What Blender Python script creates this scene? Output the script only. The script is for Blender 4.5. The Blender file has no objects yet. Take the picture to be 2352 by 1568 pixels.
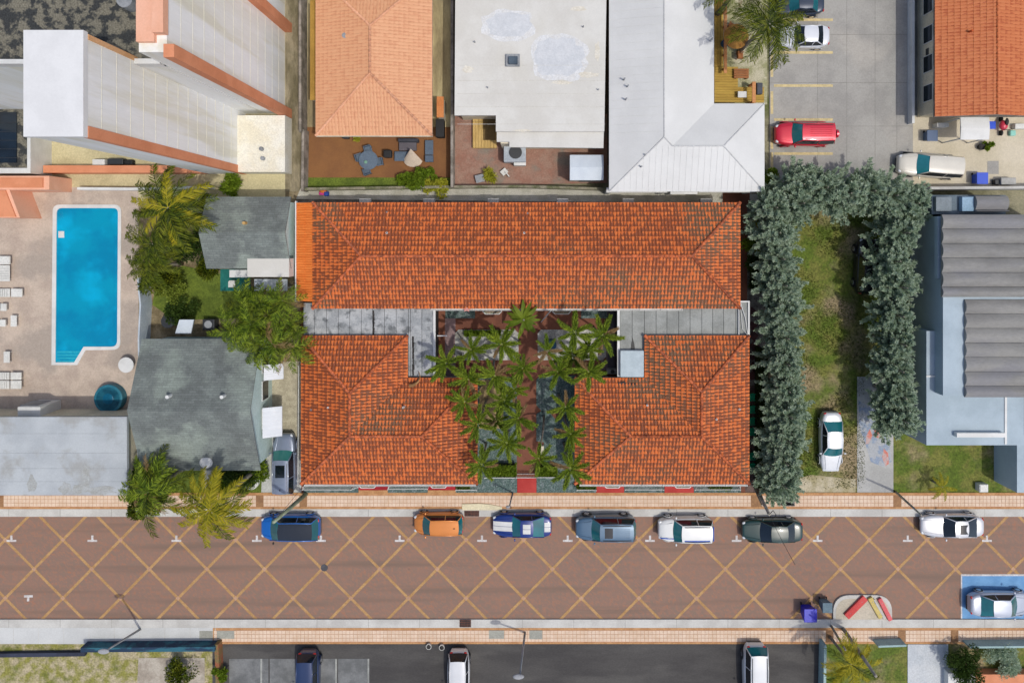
import bpy, bmesh, math, random
import numpy as np
from mathutils import Vector, Matrix
rad = math.radians
random.seed(7); rng = np.random.default_rng(7)
SC = bpy.context.scene
COL = SC.collection

# ------------------------------------------------------------------ camera, light, exposure
HCAM, PPM, NX, NY = 54.0, 29.0, 1211.0, 552.0      # camera height (m), photo units per metre on the ground, point under the camera
cd = bpy.data.cameras.new('camera'); cam = bpy.data.objects.new('camera', cd); COL.objects.link(cam)
cam.location = (0, 0, HCAM); cam.rotation_euler = (0, 0, 0)
cd.sensor_width = 36.0; cd.lens = 36.0 * HCAM * PPM / 2352.0
cd.shift_x = (1176 - NX) / 2352.0; cd.shift_y = (NY - 784) / 2352.0
cd.clip_start = 1.0; cd.clip_end = 1500
SC.camera = cam
W = bpy.data.worlds.new('World'); SC.world = W; W.use_nodes = True
SUN_EL, SUN_AZ = rad(66), math.atan2(0.86, -0.52)   # azimuth clockwise from north (+Y)
sky = W.node_tree.nodes.new('ShaderNodeTexSky'); sky.sky_type = 'NISHITA'; sky.sun_disc = False
sky.sun_elevation = SUN_EL; sky.sun_rotation = SUN_AZ; sky.dust_density = 3.0; sky.air_density = .8
bg = W.node_tree.nodes['Background']; bg.inputs['Strength'].default_value = 0.15
W.node_tree.links.new(sky.outputs[0], bg.inputs[0])
sd = bpy.data.lights.new('sun', 'SUN'); sd.energy = 2.0; sd.angle = rad(0.8); sd.color = (1.0, 0.962, 0.88)
sun = bpy.data.objects.new('sun', sd); COL.objects.link(sun)
sdir = Vector((math.sin(SUN_AZ) * math.cos(SUN_EL), math.cos(SUN_AZ) * math.cos(SUN_EL), math.sin(SUN_EL)))
sun.rotation_euler = sdir.to_track_quat('Z', 'Y').to_euler(); sun.location = (20, -20, 80)
SC.view_settings.view_transform = 'Standard'; SC.view_settings.look = 'None'
SC.view_settings.exposure = 0.0; SC.view_settings.gamma = 1.0; SC.view_settings.use_curve_mapping = False
SC.cycles.max_bounces = 6; SC.cycles.transparent_max_bounces = 8

# ------------------------------------------------------------------ helpers
def P(x, y, h=0.0):
    k = (HCAM - h) / HCAM / PPM
    return Vector(((x - NX) * k, (NY - y) * k, h))
ORG = {}
class MB:
    def __init__(s): s.v = []; s.f = []
    def add(s, v, f):
        n = len(s.v); s.v += [tuple(p) for p in v]; s.f += [tuple(i + n for i in q) for q in f]; return s
    def box(s, x0, x1, y0, y1, z0, z1):
        if x0 > x1: x0, x1 = x1, x0
        if y0 > y1: y0, y1 = y1, y0
        return s.add([(x0,y0,z0),(x1,y0,z0),(x1,y1,z0),(x0,y1,z0),(x0,y0,z1),(x1,y0,z1),(x1,y1,z1),(x0,y1,z1)],
              [(0,3,2,1),(4,5,6,7),(0,1,5,4),(1,2,6,5),(2,3,7,6),(3,0,4,7)])
    def dbox(s, x0, y0, x1, y1, z0, z1):
        a = P(x0, y0, z1); b = P(x1, y1, z1); return s.box(a.x, b.x, b.y, a.y, z0, z1)
    def prism(s, pts, z0, z1):
        n = len(pts); ar = sum(pts[i][0]*pts[(i+1)%n][1]-pts[(i+1)%n][0]*pts[i][1] for i in range(n))
        if ar < 0: pts = pts[::-1]
        return s.add([(p[0],p[1],z0) for p in pts]+[(p[0],p[1],z1) for p in pts],
              [tuple(range(n-1,-1,-1)), tuple(range(n,2*n))]+[(i,(i+1)%n,n+(i+1)%n,n+i) for i in range(n)])
    def dprism(s, pts, z0, z1): return s.prism([tuple(P(x,y,z1))[:2] for x,y in pts], z0, z1)
    def obox(s, c, hx, hy, z0, z1, ang):
        ca, sa = math.cos(ang), math.sin(ang)
        return s.prism([(c[0]+ca*x-sa*y, c[1]+sa*x+ca*y) for x,y in ((-hx,-hy),(hx,-hy),(hx,hy),(-hx,hy))], z0, z1)
    def tube(s, pts, rads, n=8, caps=True):
        pts = [Vector(p) for p in pts]; base = len(s.v); V = []; F = []
        if not hasattr(rads, '__len__'): rads = [rads]*len(pts)
        up = Vector((0,0,1))
        d0 = (pts[-1]-pts[0]).normalized()
        if abs(d0.z) > .9: up = Vector((1,0,0))
        for i, p in enumerate(pts):
            d = (pts[min(i+1,len(pts)-1)] - pts[max(i-1,0)]).normalized()
            a = d.cross(up).normalized(); b = a.cross(d)
            for k in range(n):
                t = 2*math.pi*k/n; V.append(p + (a*math.cos(t)+b*math.sin(t))*rads[i])
        for i in range(len(pts)-1):
            for k in range(n):
                F.append((i*n+k, i*n+(k+1)%n, (i+1)*n+(k+1)%n, (i+1)*n+k))
        if caps: F.append(tuple(range(n-1,-1,-1))); F.append(tuple(range((len(pts)-1)*n, len(pts)*n)))
        return s.add(V, F)
    def cyl(s, c, r, z0, z1, n=16, r2=None):
        return s.tube([(c[0],c[1],z0),(c[0],c[1],z1)], [r, r if r2 is None else r2], n)
    def ell(s, c, rx, ry, rz, n=12, m=6):
        V=[]; F=[]
        for j in range(m+1):
            ph = math.pi*j/m
            for i in range(n):
                th = 2*math.pi*i/n
                V.append((c[0]+rx*math.sin(ph)*math.cos(th), c[1]+ry*math.sin(ph)*math.sin(th), c[2]-rz*math.cos(ph)))
        for j in range(m):
            for i in range(n): F.append((j*n+i, j*n+(i+1)%n, (j+1)*n+(i+1)%n, (j+1)*n+i))
        return s.add(V, F)
    def build(s, name, m, parent=None, origin=None, smooth=False, bevel=0, stuff=False, kind=None, recalc=True, subs=0):
        o0 = ORG.get(parent.name, Vector((0,0,0))) if parent else Vector(origin or (0,0,0))
        me = bpy.data.meshes.new(name)
        me.from_pydata([(p[0]-o0[0], p[1]-o0[1], p[2]-o0[2]) for p in s.v], [], s.f)
        if recalc or bevel:
            bm = bmesh.new(); bm.from_mesh(me)
            if bevel:
                bmesh.ops.remove_doubles(bm, verts=bm.verts, dist=1e-5)
                bmesh.ops.recalc_face_normals(bm, faces=bm.faces)
                bmesh.ops.bevel(bm, geom=[e for e in bm.edges if e.is_manifold and e.calc_face_angle(0) > .6], offset=bevel, segments=2, profile=.6, affect='EDGES')
            else: bmesh.ops.recalc_face_normals(bm, faces=bm.faces)
            bm.to_mesh(me); bm.free()
        if smooth: me.polygons.foreach_set('use_smooth', [True]*len(me.polygons))
        me.materials.append(m)
        o = bpy.data.objects.new(name, me); COL.objects.link(o)
        if parent: o.parent = parent
        else: o.location = o0
        ORG[o.name] = o0
        if stuff: o['kind'] = 'stuff'
        if kind: o['kind'] = kind
        if subs:
            md = o.modifiers.new('s', 'SUBSURF'); md.levels = subs; md.render_levels = subs
        return o
def thing(name, label, cat, loc, group=None, rz=0, local=False):
    o = bpy.data.objects.new(name, None); COL.objects.link(o); o.location = loc; o.rotation_euler = (0,0,rz)
    o.empty_display_size = .3
    ORG[o.name] = Vector((0,0,0)) if local else Vector(loc)
    o['label'] = label; o['category'] = cat
    if group: o['group'] = group
    return o
def tag(o, label, cat, group=None):
    o['label'] = label; o['category'] = cat
    if group: o['group'] = group
    return o
def inst(mesh, name, parent, loc=(0,0,0), rot=(0,0,0), scl=(1,1,1)):
    o = bpy.data.objects.new(name, mesh); COL.objects.link(o); o.parent = parent
    o.location = loc; o.rotation_euler = rot; o.scale = scl; return o
def center(x0,y0,x1,y1,h=0): return tuple(P((x0+x1)/2,(y0+y1)/2,h)[:2])+(0,)

# ------------------------------------------------------------------ materials (colours given as seen in sun, turned into albedo)
def C(r, g, b, k=.88):
    f = lambda c: (c/255/12.92 if c/255 <= .04045 else ((c/255+.055)/1.055)**2.4)
    return (min(f(r)*k,.86), min(f(g)*k,.86), min(f(b)*k,.86), 1)
def nodes(name):
    m = bpy.data.materials.new(name); m.use_nodes = True; nt = m.node_tree
    return m, nt, nt.nodes['Principled BSDF']
def N(nt, t, **kw):
    n = nt.nodes.new(t)
    for k, v in kw.items():
        if k in n.inputs: n.inputs[k].default_value = v
        else: setattr(n, k, v)
    return n
def mixc(nt, fac, a, b, typ='MIX'):
    n = nt.nodes.new('ShaderNodeMix'); n.data_type = 'RGBA'; n.blend_type = typ
    for i, x in ((0, fac), (6, a), (7, b)):
        if hasattr(x, 'is_output') or isinstance(x, bpy.types.NodeSocket): nt.links.new(x, n.inputs[i])
        else: n.inputs[i].default_value = x
    return n.outputs[2]
def ramp(nt, src, a, b):
    n = nt.nodes.new('ShaderNodeMapRange'); n.inputs[1].default_value = a; n.inputs[2].default_value = b
    nt.links.new(src, n.inputs[0]); n.interpolation_type = 'SMOOTHSTEP'; return n.outputs[0]
MC = {}
def mat(name, c1, c2=None, scale=.6, rough=.85, bump=.15, bscale=14, fine=.12, metal=0, var=0.0, lo=.38, hi=.62, stretch=None, obj=False, spec=.3, coat=0, c3=None, s3=.25, fscale=9):
    if name in MC: return MC[name]
    m, nt, b = nodes(name); L = nt.links.new
    if obj: src = N(nt, 'ShaderNodeTexCoord').outputs['Object']
    else: src = N(nt, 'ShaderNodeNewGeometry').outputs['Position']
    if stretch:
        mp = N(nt, 'ShaderNodeMapping'); mp.inputs['Scale'].default_value = stretch; L(src, mp.inputs[0]); src = mp.outputs[0]
    n1 = N(nt, 'ShaderNodeTexNoise', Scale=scale, Detail=6.0, Roughness=.6); L(src, n1.inputs[0])
    col = mixc(nt, ramp(nt, n1.outputs[0], lo, hi), c1, c2 or tuple(x*.82 for x in c1[:3])+(1,))
    if c3:
        n3 = N(nt, 'ShaderNodeTexNoise', Scale=s3, Detail=4.0, Roughness=.55); L(src, n3.inputs[0])
        col = mixc(nt, ramp(nt, n3.outputs[0], .5, .66), col, c3)
    n2 = N(nt, 'ShaderNodeTexNoise', Scale=fscale, Detail=3.0, Roughness=.7); L(src, n2.inputs[0])
    mr = nt.nodes.new('ShaderNodeMapRange'); mr.inputs[1].default_value=.25; mr.inputs[2].default_value=.75; mr.inputs[3].default_value = 1-fine*1.6; mr.inputs[4].default_value = 1+fine*1.6
    L(n2.outputs[0], mr.inputs[0])
    val = mr.outputs[0]
    if var:
        oi = N(nt, 'ShaderNodeObjectInfo'); m2 = nt.nodes.new('ShaderNodeMapRange'); m2.inputs[3].default_value=1-var; m2.inputs[4].default_value=1+var
        L(oi.outputs['Random'], m2.inputs[0]); mm = N(nt,'ShaderNodeMath',operation='MULTIPLY'); L(val, mm.inputs[0]); L(m2.outputs[0], mm.inputs[1]); val = mm.outputs[0]
    vm = N(nt, 'ShaderNodeVectorMath', operation='SCALE'); L(col, vm.inputs[0]); L(val, vm.inputs['Scale'])
    L(vm.outputs[0], b.inputs['Base Color'])
    b.inputs['Roughness'].default_value = rough; b.inputs['Metallic'].default_value = metal; b.inputs['Specular IOR Level'].default_value = spec
    if coat: b.inputs['Coat Weight'].default_value = coat; b.inputs['Coat Roughness'].default_value = .06
    if bump:
        nb = N(nt, 'ShaderNodeTexNoise', Scale=bscale, Detail=3.0); L(src, nb.inputs[0])
        bp = N(nt, 'ShaderNodeBump', Strength=bump, Distance=.03); L(nb.outputs[0], bp.inputs['Height']); L(bp.outputs[0], b.inputs['Normal'])
    MC[name] = m; return m
def flat(name, c, rough=.5, metal=0, coat=0, spec=.5): return mat(name, c, tuple(x*.93 for x in c[:3])+(1,), scale=.8, rough=rough, bump=0, fine=.02, metal=metal, coat=coat, spec=spec)

M_white = mat('painted_white_metal', C(224,225,223), C(210,211,208), rough=.5, bump=0, fine=.03)
M_cream = mat('cream_stucco', C(222,212,188), C(205,196,172), bscale=40)
M_fence = mat('grey_concrete_wall', C(160,152,142), C(120,114,104), scale=1.2)
M_curb = mat('concrete_curb', C(206,205,199), C(188,186,180), scale=.5, fine=.07)
M_tar = mat('black_tar', C(38,36,36), C(60,58,56), scale=3)
M_black = flat('black_rubber', C(26,26,28), .7)
M_dark = flat('dark_plastic', C(45,48,52), .5)
M_glass = mat('sky_reflection_glass', (.01,.15,.17,1), (.008,.10,.125,1), rough=.08, bump=0, fine=0, spec=.9)  # car glass: teal base colour paints in the sky's reflection
M_glassd = mat('dark_glass', (.008,.016,.026,1), (.004,.008,.012,1), rough=.07, bump=0, fine=0, spec=.8)
M_steel = mat('galvanised_steel', C(156,160,164), C(130,134,138), rough=.5, metal=.0, bump=0)
M_chrome = flat('bright_metal', (.6,.6,.62,1), .2, metal=.9)
M_red = flat('red_lens', C(200,30,30), .2)
M_lens = flat('clear_lens', C(210,215,220), .12)

# roof tile with a two tone flashed glaze: flame shaped orange patch on every tile
def tile_material(name, orange, orange2, brown, thr=.5, amp=.9, grey=None):
    m, nt, b = nodes(name); L = nt.links.new
    uv = N(nt, 'ShaderNodeUVMap', uv_map='UVMap'); sp = N(nt, 'ShaderNodeSeparateXYZ'); L(uv.outputs[0], sp.inputs[0])
    r2 = N(nt, 'ShaderNodeUVMap', uv_map='rnd'); sr = N(nt, 'ShaderNodeSeparateXYZ'); L(r2.outputs[0], sr.inputs[0])
    oi = N(nt, 'ShaderNodeObjectInfo')
    def M(op, a, c, d=None):
        n = N(nt, 'ShaderNodeMath', operation=op)
        for i, x in enumerate((a, c, d)):
            if x is None: continue
            if isinstance(x, (int, float)): n.inputs[i].default_value = x
            else: L(x, n.inputs[i])
        return n.outputs[0]
    rnd = M('FRACT', M('ADD', sr.outputs[0], oi.outputs['Random']), 0)
    u, v = sp.outputs[0], sp.outputs[1]
    rnd2 = M('FRACT', M('MULTIPLY', rnd, 37.7), 0)
    cx = M('ADD', .35, M('MULTIPLY', rnd2, .3))
    side = M('MULTIPLY', M('ABSOLUTE', M('SUBTRACT', u, cx), 0), 2.0)
    pos = N(nt, 'ShaderNodeNewGeometry').outputs['Position']
    nz = N(nt, 'ShaderNodeTexNoise', Scale=2.2, Detail=2.0); L(pos, nz.inputs[0])
    nz2 = N(nt, 'ShaderNodeTexNoise', Scale=9.0, Detail=2.0); L(pos, nz2.inputs[0])
    f = M('ADD', M('MULTIPLY', side, .52), M('MULTIPLY', v, .62))         # v: 0 at the butt, 1 at the head
    f = M('ADD', f, M('MULTIPLY', M('SUBTRACT', rnd, .5), amp))
    f = M('ADD', f, M('MULTIPLY', M('SUBTRACT', nz.outputs[0], .5), .8))
    f = M('ADD', f, M('MULTIPLY', M('SUBTRACT', nz2.outputs[0], .5), .7))
    mask = ramp(nt, f, thr-.1, thr+.12)
    base = mixc(nt, rnd2, orange, orange2)
    big = N(nt, 'ShaderNodeTexNoise', Scale=.13, Detail=3.0); L(pos, big.inputs[0])
    br = mixc(nt, ramp(nt, big.outputs[0], .5, .68), brown, grey or brown)
    col = mixc(nt, mask, base, br)
    fn = N(nt, 'ShaderNodeTexNoise', Scale=30.0, Detail=2.0); L(pos, fn.inputs[0])
    col = mixc(nt, M('MULTIPLY', fn.outputs[0], .3), col, (.12,.05,.02,1))
    L(col, b.inputs['Base Color']); b.inputs['Roughness'].default_value = .62; b.inputs['Specular IOR Level'].default_value = .35
    bp = N(nt, 'ShaderNodeBump', Strength=.2, Distance=.01); L(nz2.outputs[0], bp.inputs['Height']); L(bp.outputs[0], b.inputs['Normal'])
    return m
M_tile = tile_material('flashed_clay_tile', C(230,124,58), C(218,108,46), C(140,72,40), .43, .44, C(118,88,64))
M_ridge = mat('clay_ridge_tile', C(206,108,62), C(140,76,50), scale=3.2, fine=.1, var=.12, rough=.6)
M_peach = tile_material('peach_clay_tile', C(234,176,134), C(230,170,128), C(220,156,116), .75, .5)
M_orange2 = tile_material('orange_clay_tile', C(212,124,74), C(206,116,66), C(184,92,48), .75, .5)
M_leanto = mat('bright_orange_barrel_tile', C(236,138,66), C(224,122,52), scale=2.5, stretch=(.4,3,1), fine=.08, rough=.6)

# ------------------------------------------------------------------ tile roofs
TW = .25
def tile_geo(slope, tl, tw, hump=.05, lift=.05, seg=6):
    us = [k/seg for k in range(seg+1)]
    prof = [hump*abs(math.sin(math.pi*u))**.8 for u in us]
    V = []; UV = []
    for k, u in enumerate(us): V.append((u*tw, 0, -.02)); UV.append((u, 0))
    for k, u in enumerate(us): V.append((u*tw, 0, prof[k]+lift)); UV.append((u, 0))
    for k, u in enumerate(us): V.append((u*tw, tl*1.08, prof[k]*.9+tl*1.08*slope)); UV.append((u, 1))
    n = seg+1; F = []
    for k in range(seg):
        F.append((k, k+1, n+k+1, n+k)); F.append((n+k, n+k+1, 2*n+k+1, 2*n+k))
    return V, UV, F
def in_poly(p, poly, inset=0):
    n = len(poly); ar = sum(poly[i][0]*poly[(i+1)%n][1]-poly[(i+1)%n][0]*poly[i][1] for i in range(n)); sg = 1 if ar > 0 else -1
    for i in range(n):
        a = poly[i]; c = poly[(i+1)%n]; ex, ey = c[0]-a[0], c[1]-a[1]; l = math.hypot(ex, ey)
        if sg*(ex*(p[1]-a[1])-ey*(p[0]-a[0]))/l < inset: return False
    return True
def mesh_from(name, V, F, UV, RN, m, smooth=True):
    me = bpy.data.meshes.new(name); me.from_pydata(V, [], F)
    a = me.uv_layers.new(name='UVMap'); c = me.uv_layers.new(name='rnd')
    li = np.empty(len(me.loops), dtype=np.int32); me.loops.foreach_get('vertex_index', li)
    a.data.foreach_set('uv', np.asarray(UV, dtype=np.float32)[li].ravel())
    c.data.foreach_set('uv', np.asarray(RN, dtype=np.float32)[li].ravel())
    me.materials.append(m); return me
def tiled_roof(root, faces, z0, slope, m, tl=.36, tw=TW, individual=300, hump=.05, drop=.09):
    """faces: list of (polygon in world xy, eave start, eave end); plane rises inward from the eave"""
    o0 = ORG[root.name]; cand = []; merged = bmesh.new(); gV, gUV, gF = tile_geo(slope, tl, tw, hump, .05 if hump > .04 else .018)
    fdata = []
    for fi, (poly, A, B) in enumerate(faces):
        A = Vector(A); B = Vector(B); cen = sum((Vector(p) for p in poly), Vector((0,0)))/len(poly)
        u = (B-A).normalized(); n = Vector((-u.y, u.x))
        if (cen-A).dot(n) < 0: A, B = B, A; u = -u; n = -n
        Lh = (B-A).length; dep = max((Vector(p)-A).dot(n) for p in poly)
        nc = max(1, round(Lh/tw)); tws = Lh/nc; nr = int(math.ceil(dep/tl))
        us_ = [(Vector(p)-A).dot(u) for p in poly]; i0 = int(math.floor(min(us_)/tws))-1; i1 = int(math.ceil(max(us_)/tws))+1
        fdata.append((poly, A, u, n, nc, tws, nr))
        for j in range(nr):
            for i in range(i0, i1):
                c = A+u*((i+.5)*tws)+n*((j+.5)*tl)
                if not in_poly(c, poly, -.5): continue
                ins = in_poly(c, poly, .34) or (j == 0 and in_poly(c, poly, .15))
                cand.append((c.length, fi, i, j, ins))
    ind = set(x[1:4] for x in sorted([x for x in cand if x[4]])[:individual]) if individual else set()
    me1 = mesh_from('roof_tile', gV, gF, gUV, [(0,0)]*len(gV), m)
    bmT = bmesh.new()
    for fi, (poly, A, u, n, nc, tws, nr) in enumerate(fdata):
        V = []; F = []; UV = []; RN = []
        sx = tws/tw
        for (_, f2, i, j, ins) in cand:
            if f2 != fi: continue
            o = A+u*(i*tws)+n*(j*tl)
            if (fi, i, j) in ind:
                rz = math.atan2(u.y, u.x)
                inst(me1, 'roof_tile', root, (o.x-o0[0], o.y-o0[1], z0+j*tl*slope-o0[2]+rng.normal(0,.003)), (0,0,rz), (sx,1,1)); continue
            b0 = len(V); r = rng.random(); dz = rng.normal(0,.003)
            for (a, t, z) in gV: V.append((o.x+u.x*a*sx+n.x*t, o.y+u.y*a*sx+n.y*t, z0+j*tl*slope+z+dz))
            UV += gUV; RN += [(r, 0)]*len(gV); F += [tuple(q+b0 for q in f) for f in gF]
        if not V: continue
        me = mesh_from('t', V, F, UV, RN, m); bm = bmesh.new(); bm.from_mesh(me); bpy.data.meshes.remove(me)
        k = len(poly); ar = sum(poly[q][0]*poly[(q+1)%k][1]-poly[(q+1)%k][0]*poly[q][1] for q in range(k)); sg = 1 if ar > 0 else -1
        for q in range(k):
            a = Vector(poly[q]); c = Vector(poly[(q+1)%k]); e = c-a
            if abs((a-A).dot(n)) < .01 and abs((c-A).dot(n)) < .01: continue
            no = Vector((e.y, -e.x, 0))*sg; no.normalize()
            bmesh.ops.bisect_plane(bm, geom=bm.verts[:]+bm.edges[:]+bm.faces[:], plane_co=(a.x, a.y, 0), plane_no=no, clear_outer=True)
        tmp = bpy.data.meshes.new('t'); bm.to_mesh(tmp); bm.free(); bmT.from_mesh(tmp); bpy.data.meshes.remove(tmp)
    me = bpy.data.meshes.new('roof_tiles')
    for vv in bmT.verts: vv.co -= o0
    bmT.to_mesh(me); bmT.free(); me.materials.append(m)
    o = bpy.data.objects.new('roof_tiles', me); COL.objects.link(o); o.parent = root; o['kind'] = 'stuff'
    # solid deck under the tiles
    d = MB()
    for (poly, A, u, n, nc, tws, nr) in fdata:
        top = [(p[0], p[1], z0-drop+max(0,(Vector(p)-A).dot(n))*slope) for p in poly]
        k = len(top); d.add(top+[(p[0], p[1], z0-drop-.12) for p in poly], [tuple(range(k)), tuple(range(2*k-1,k-1,-1))]+[(i,(i+1)%k,k+(i+1)%k,k+i) for i in range(k)])
    d.build('roof_deck', M_fence, root, recalc=False)
def ridge_caps(root, lines, m=None, L=.4, r=.11, single=True):
    """lines: list of 3D point pairs (low to high); each cap is a half barrel that overlaps the next"""
    m = m or M_ridge; o0 = ORG[root.name]; seg = 6
    V = []; F = []
    for k in range(seg+1):
        t = math.pi*k/seg; V.append((0, math.cos(t)*r*1.12, math.sin(t)*r*1.0+.015))
    for k in range(seg+1):
        t = math.pi*k/seg; V.append((L*1.12, math.cos(t)*r*.9, math.sin(t)*r*.82))
    for k in range(seg): F.append((k, k+1, seg+2+k, seg+1+k))
    F.append(tuple(range(seg+1)))
    me = bpy.data.meshes.new('ridge_tile'); me.from_pydata(V, [], F); me.materials.append(m)
    me.polygons.foreach_set('use_smooth', [True]*seg+[False])
    for a, c in lines:
        a = Vector(a); c = Vector(c); d = c-a; n = max(1, round(d.length/L)); d2 = d/n
        q = d.to_track_quat('X', 'Z').to_euler()
        for i in range(n):
            p = a+d2*i; inst(me, 'ridge_tile', root, p-o0, (q.x+rng.normal(0,.03), q.y+rng.normal(0,.01), q.z+rng.normal(0,.02)), (d2.length/L,1,1))
def W2(x, y, h): p = P(x, y, h); return (p.x, p.y)

# ------------------------------------------------------------------ ground and lots
M_ground = mat('dry_ground', C(150,145,120), C(112,110,84), scale=.4, c3=C(96,104,58), fine=.2)
g = MB().box(-300,300,-300,300,-.6,-.05).build('ground', M_ground, kind='structure')
def pad(name, pts, z, m, z0=-.05, kind='structure'):
    b = MB(); b.dprism(pts, z0, z) if len(pts) != 4 or isinstance(pts[0], tuple) else b.dbox(pts[0],pts[1],pts[2],pts[3],z0,z)
    return b.build(name, m, kind=kind)
M_grass = mat('lawn_grass', C(88,106,34), C(116,118,56), scale=.55, fine=.35, fscale=6, bump=.8, bscale=30, c3=C(150,134,104), s3=.22, lo=.42, hi=.6)
M_grass2 = mat('bright_grass', C(104,120,42), C(84,100,34), scale=.9, fine=.3, bump=.8, bscale=30)
M_lot = mat('worn_concrete_lot', C(168,166,160), C(154,152,147), scale=.35, fine=.08, c3=C(176,172,164), s3=.18)
M_asph = mat('dark_asphalt', C(80,78,76), C(70,68,67), scale=.6, fine=.14, stretch=(.3,1,1), c3=C(88,86,83), s3=.5, fscale=20)
M_deck = mat('pool_deck_pavers', C(198,182,166), C(180,164,150), scale=.5, fine=.1, c3=C(170,158,146), s3=.3)
M_patio = mat('brown_patio', C(140,98,60), C(128,88,56), scale=.4, fine=.05)
M_walk = mat('red_brown_walk', C(134,86,66), C(118,74,58), scale=.5, fine=.07)
M_redstep = mat('red_step_paint', C(190,72,66), C(174,58,54), scale=.6, fine=.04)
M_slab = mat('beige_concrete', C(212,202,180), C(200,190,166), scale=.4, fine=.07)
M_peb = mat('teal_pebbles', C(104,122,116), C(72,92,90), scale=9, fine=.45, fscale=14, bump=1, bscale=25, c3=C(120,132,132), s3=3.5)
M_gravel = mat('white_gravel', C(208,206,198), C(168,168,162), scale=3, fine=.35, fscale=14, bump=1, bscale=25, c3=C(140,138,130), s3=.9)
M_strip = mat('pale_pebble_path', C(196,194,182), C(176,174,160), scale=1.2, fine=.22, fscale=16, bump=.8, bscale=25)
M_dgravel = mat('grey_gravel', C(124,120,112), C(92,88,82), scale=2, fine=.4, fscale=14, bump=1, bscale=20)
M_pavers = mat('mixed_brick_patio', C(158,128,112), C(150,110,94), scale=1.0, fine=.14, c3=C(138,128,116), s3=.5)
M_bandy = mat('tan_brick_border', C(196,150,104), C(180,132,88), scale=2, fine=.14)
M_bandb = mat('brown_brick_border', C(160,122,86), C(144,108,78), scale=2, fine=.14)
M_stile = mat('cream_sidewalk_tile', C(226,203,180), C(216,190,164), scale=1.4, fine=.05, var=.035)
M_grout = mat('terracotta_grout', C(204,158,126), C(190,144,112), scale=2, fine=.08)

def road_material():
    m, nt, b = nodes('herringbone_brick_road'); L = nt.links.new
    pos = N(nt, 'ShaderNodeNewGeometry').outputs['Position']
    mp = N(nt, 'ShaderNodeMapping'); mp.inputs['Rotation'].default_value = (0,0,rad(45)); L(pos, mp.inputs[0])
    bt = N(nt, 'ShaderNodeTexBrick', Scale=1.0); bt.inputs['Brick Width'].default_value=.22; bt.inputs['Row Height'].default_value=.11; bt.inputs['Mortar Size'].default_value=.006
    bt.inputs['Color1'].default_value=(0,0,0,1); bt.inputs['Color2'].default_value=(1,1,1,1); bt.inputs['Mortar'].default_value=(.4,.4,.4,1); L(mp.outputs[0], bt.inputs[0])
    n0 = N(nt, 'ShaderNodeTexNoise', Scale=2.6, Detail=5.0, Roughness=.75); L(pos, n0.inputs[0])
    n1 = N(nt, 'ShaderNodeTexNoise', Scale=.25, Detail=3.0); L(pos, n1.inputs[0])
    a = N(nt,'ShaderNodeMath',operation='MULTIPLY_ADD'); L(bt.outputs[0], a.inputs[0]); a.inputs[1].default_value=.24; 
    s = N(nt,'ShaderNodeMath',operation='MULTIPLY_ADD'); L(n0.outputs[0], s.inputs[0]); s.inputs[1].default_value=1.1; s.inputs[2].default_value=-.22
    L(s.outputs[0], a.inputs[2])
    cr = nt.nodes.new('ShaderNodeValToRGB'); L(a.outputs[0], cr.inputs[0]); e = cr.color_ramp.elements
    e[0].position=.25; e[0].color=C(134,114,98); e[1].position=.95; e[1].color=C(170,134,92)
    for p_, c_ in ((.42,C(140,112,98)),(.56,C(152,116,96)),(.72,C(164,110,84))): x = e.new(p_); x.color = c_
    col = mixc(nt, ramp(nt, n1.outputs[0], .4,.62), cr.outputs[0], C(150,116,98))
    mixn = mixc(nt, .35, cr.outputs[0], col)
    ms = N(nt,'ShaderNodeMapping'); ms.inputs['Scale'].default_value=(.05,1.1,1); L(pos, ms.inputs[0]); nw = N(nt,'ShaderNodeTexNoise',Scale=1.0,Detail=3.0); L(ms.outputs[0], nw.inputs[0])
    mixn = mixc(nt, ramp(nt, nw.outputs[0], .5, .75), mixn, C(126,104,90))
    ns_ = N(nt,'ShaderNodeTexNoise',Scale=.9,Detail=4.0,Roughness=.7); L(pos, ns_.inputs[0]); mixn = mixc(nt, ramp(nt, ns_.outputs[0], .68, .78), mixn, C(92,80,74))
    L(mixn, b.inputs['Base Color']); b.inputs['Roughness'].default_value=.85
    bp = N(nt,'ShaderNodeBump',Strength=.3,Distance=.01); L(bt.outputs['Fac'], bp.inputs['Height']); bp.invert=True; L(bp.outputs[0], b.inputs['Normal'])
    return m
M_road = road_material()
M_yband = mat('yellow_brick_band', C(188,150,102), C(174,136,90), scale=1.4, fine=.15)
M_node = mat('pale_paver', C(194,156,126), C(182,144,114))
M_paint = mat('white_road_paint', C(216,214,212), C(196,190,186), scale=3, bump=0)
road = MB().dbox(-700,1186,3050,1422,-.05,0).build('road', M_road, kind='structure')
# diagonal bands across the road (node spacing 132.3 units)
hw = 4.1
def diag(x_at_top, sgn, z, name='brick_band'):
    y0, y1 = 1186, 1422; dx = (y1-y0)*66.15/67*sgn
    MB().dprism([(x_at_top-hw,y0),(x_at_top+hw,y0),(x_at_top+dx+hw,y1),(x_at_top+dx-hw,y1)], 0.001, z).build(name, M_yband, road)
for i in range(-6, 24):
    xt = 12+132.3*i-(1239-1186)*66.15/67
    if -500 < xt < 2900: diag(xt, 1, .005)
    xt = 12+132.3*i+(1239-1186)*66.15/67
    if -500 < xt < 2900: diag(xt, -1, .009)
for k in range(3):
    for i in range(-1, 20):
        x = 12+132.3*i+(66.15 if k == 1 else 0); y = 1239+67*k
        if -20 < x < 2380 and not (x > 2200 and y > 1318):
            MB().dprism([(x-5.5,y),(x,y-5.5),(x+5.5,y),(x,y+5.5)], .001, .0125).build('corner_paver', M_node, road)
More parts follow.
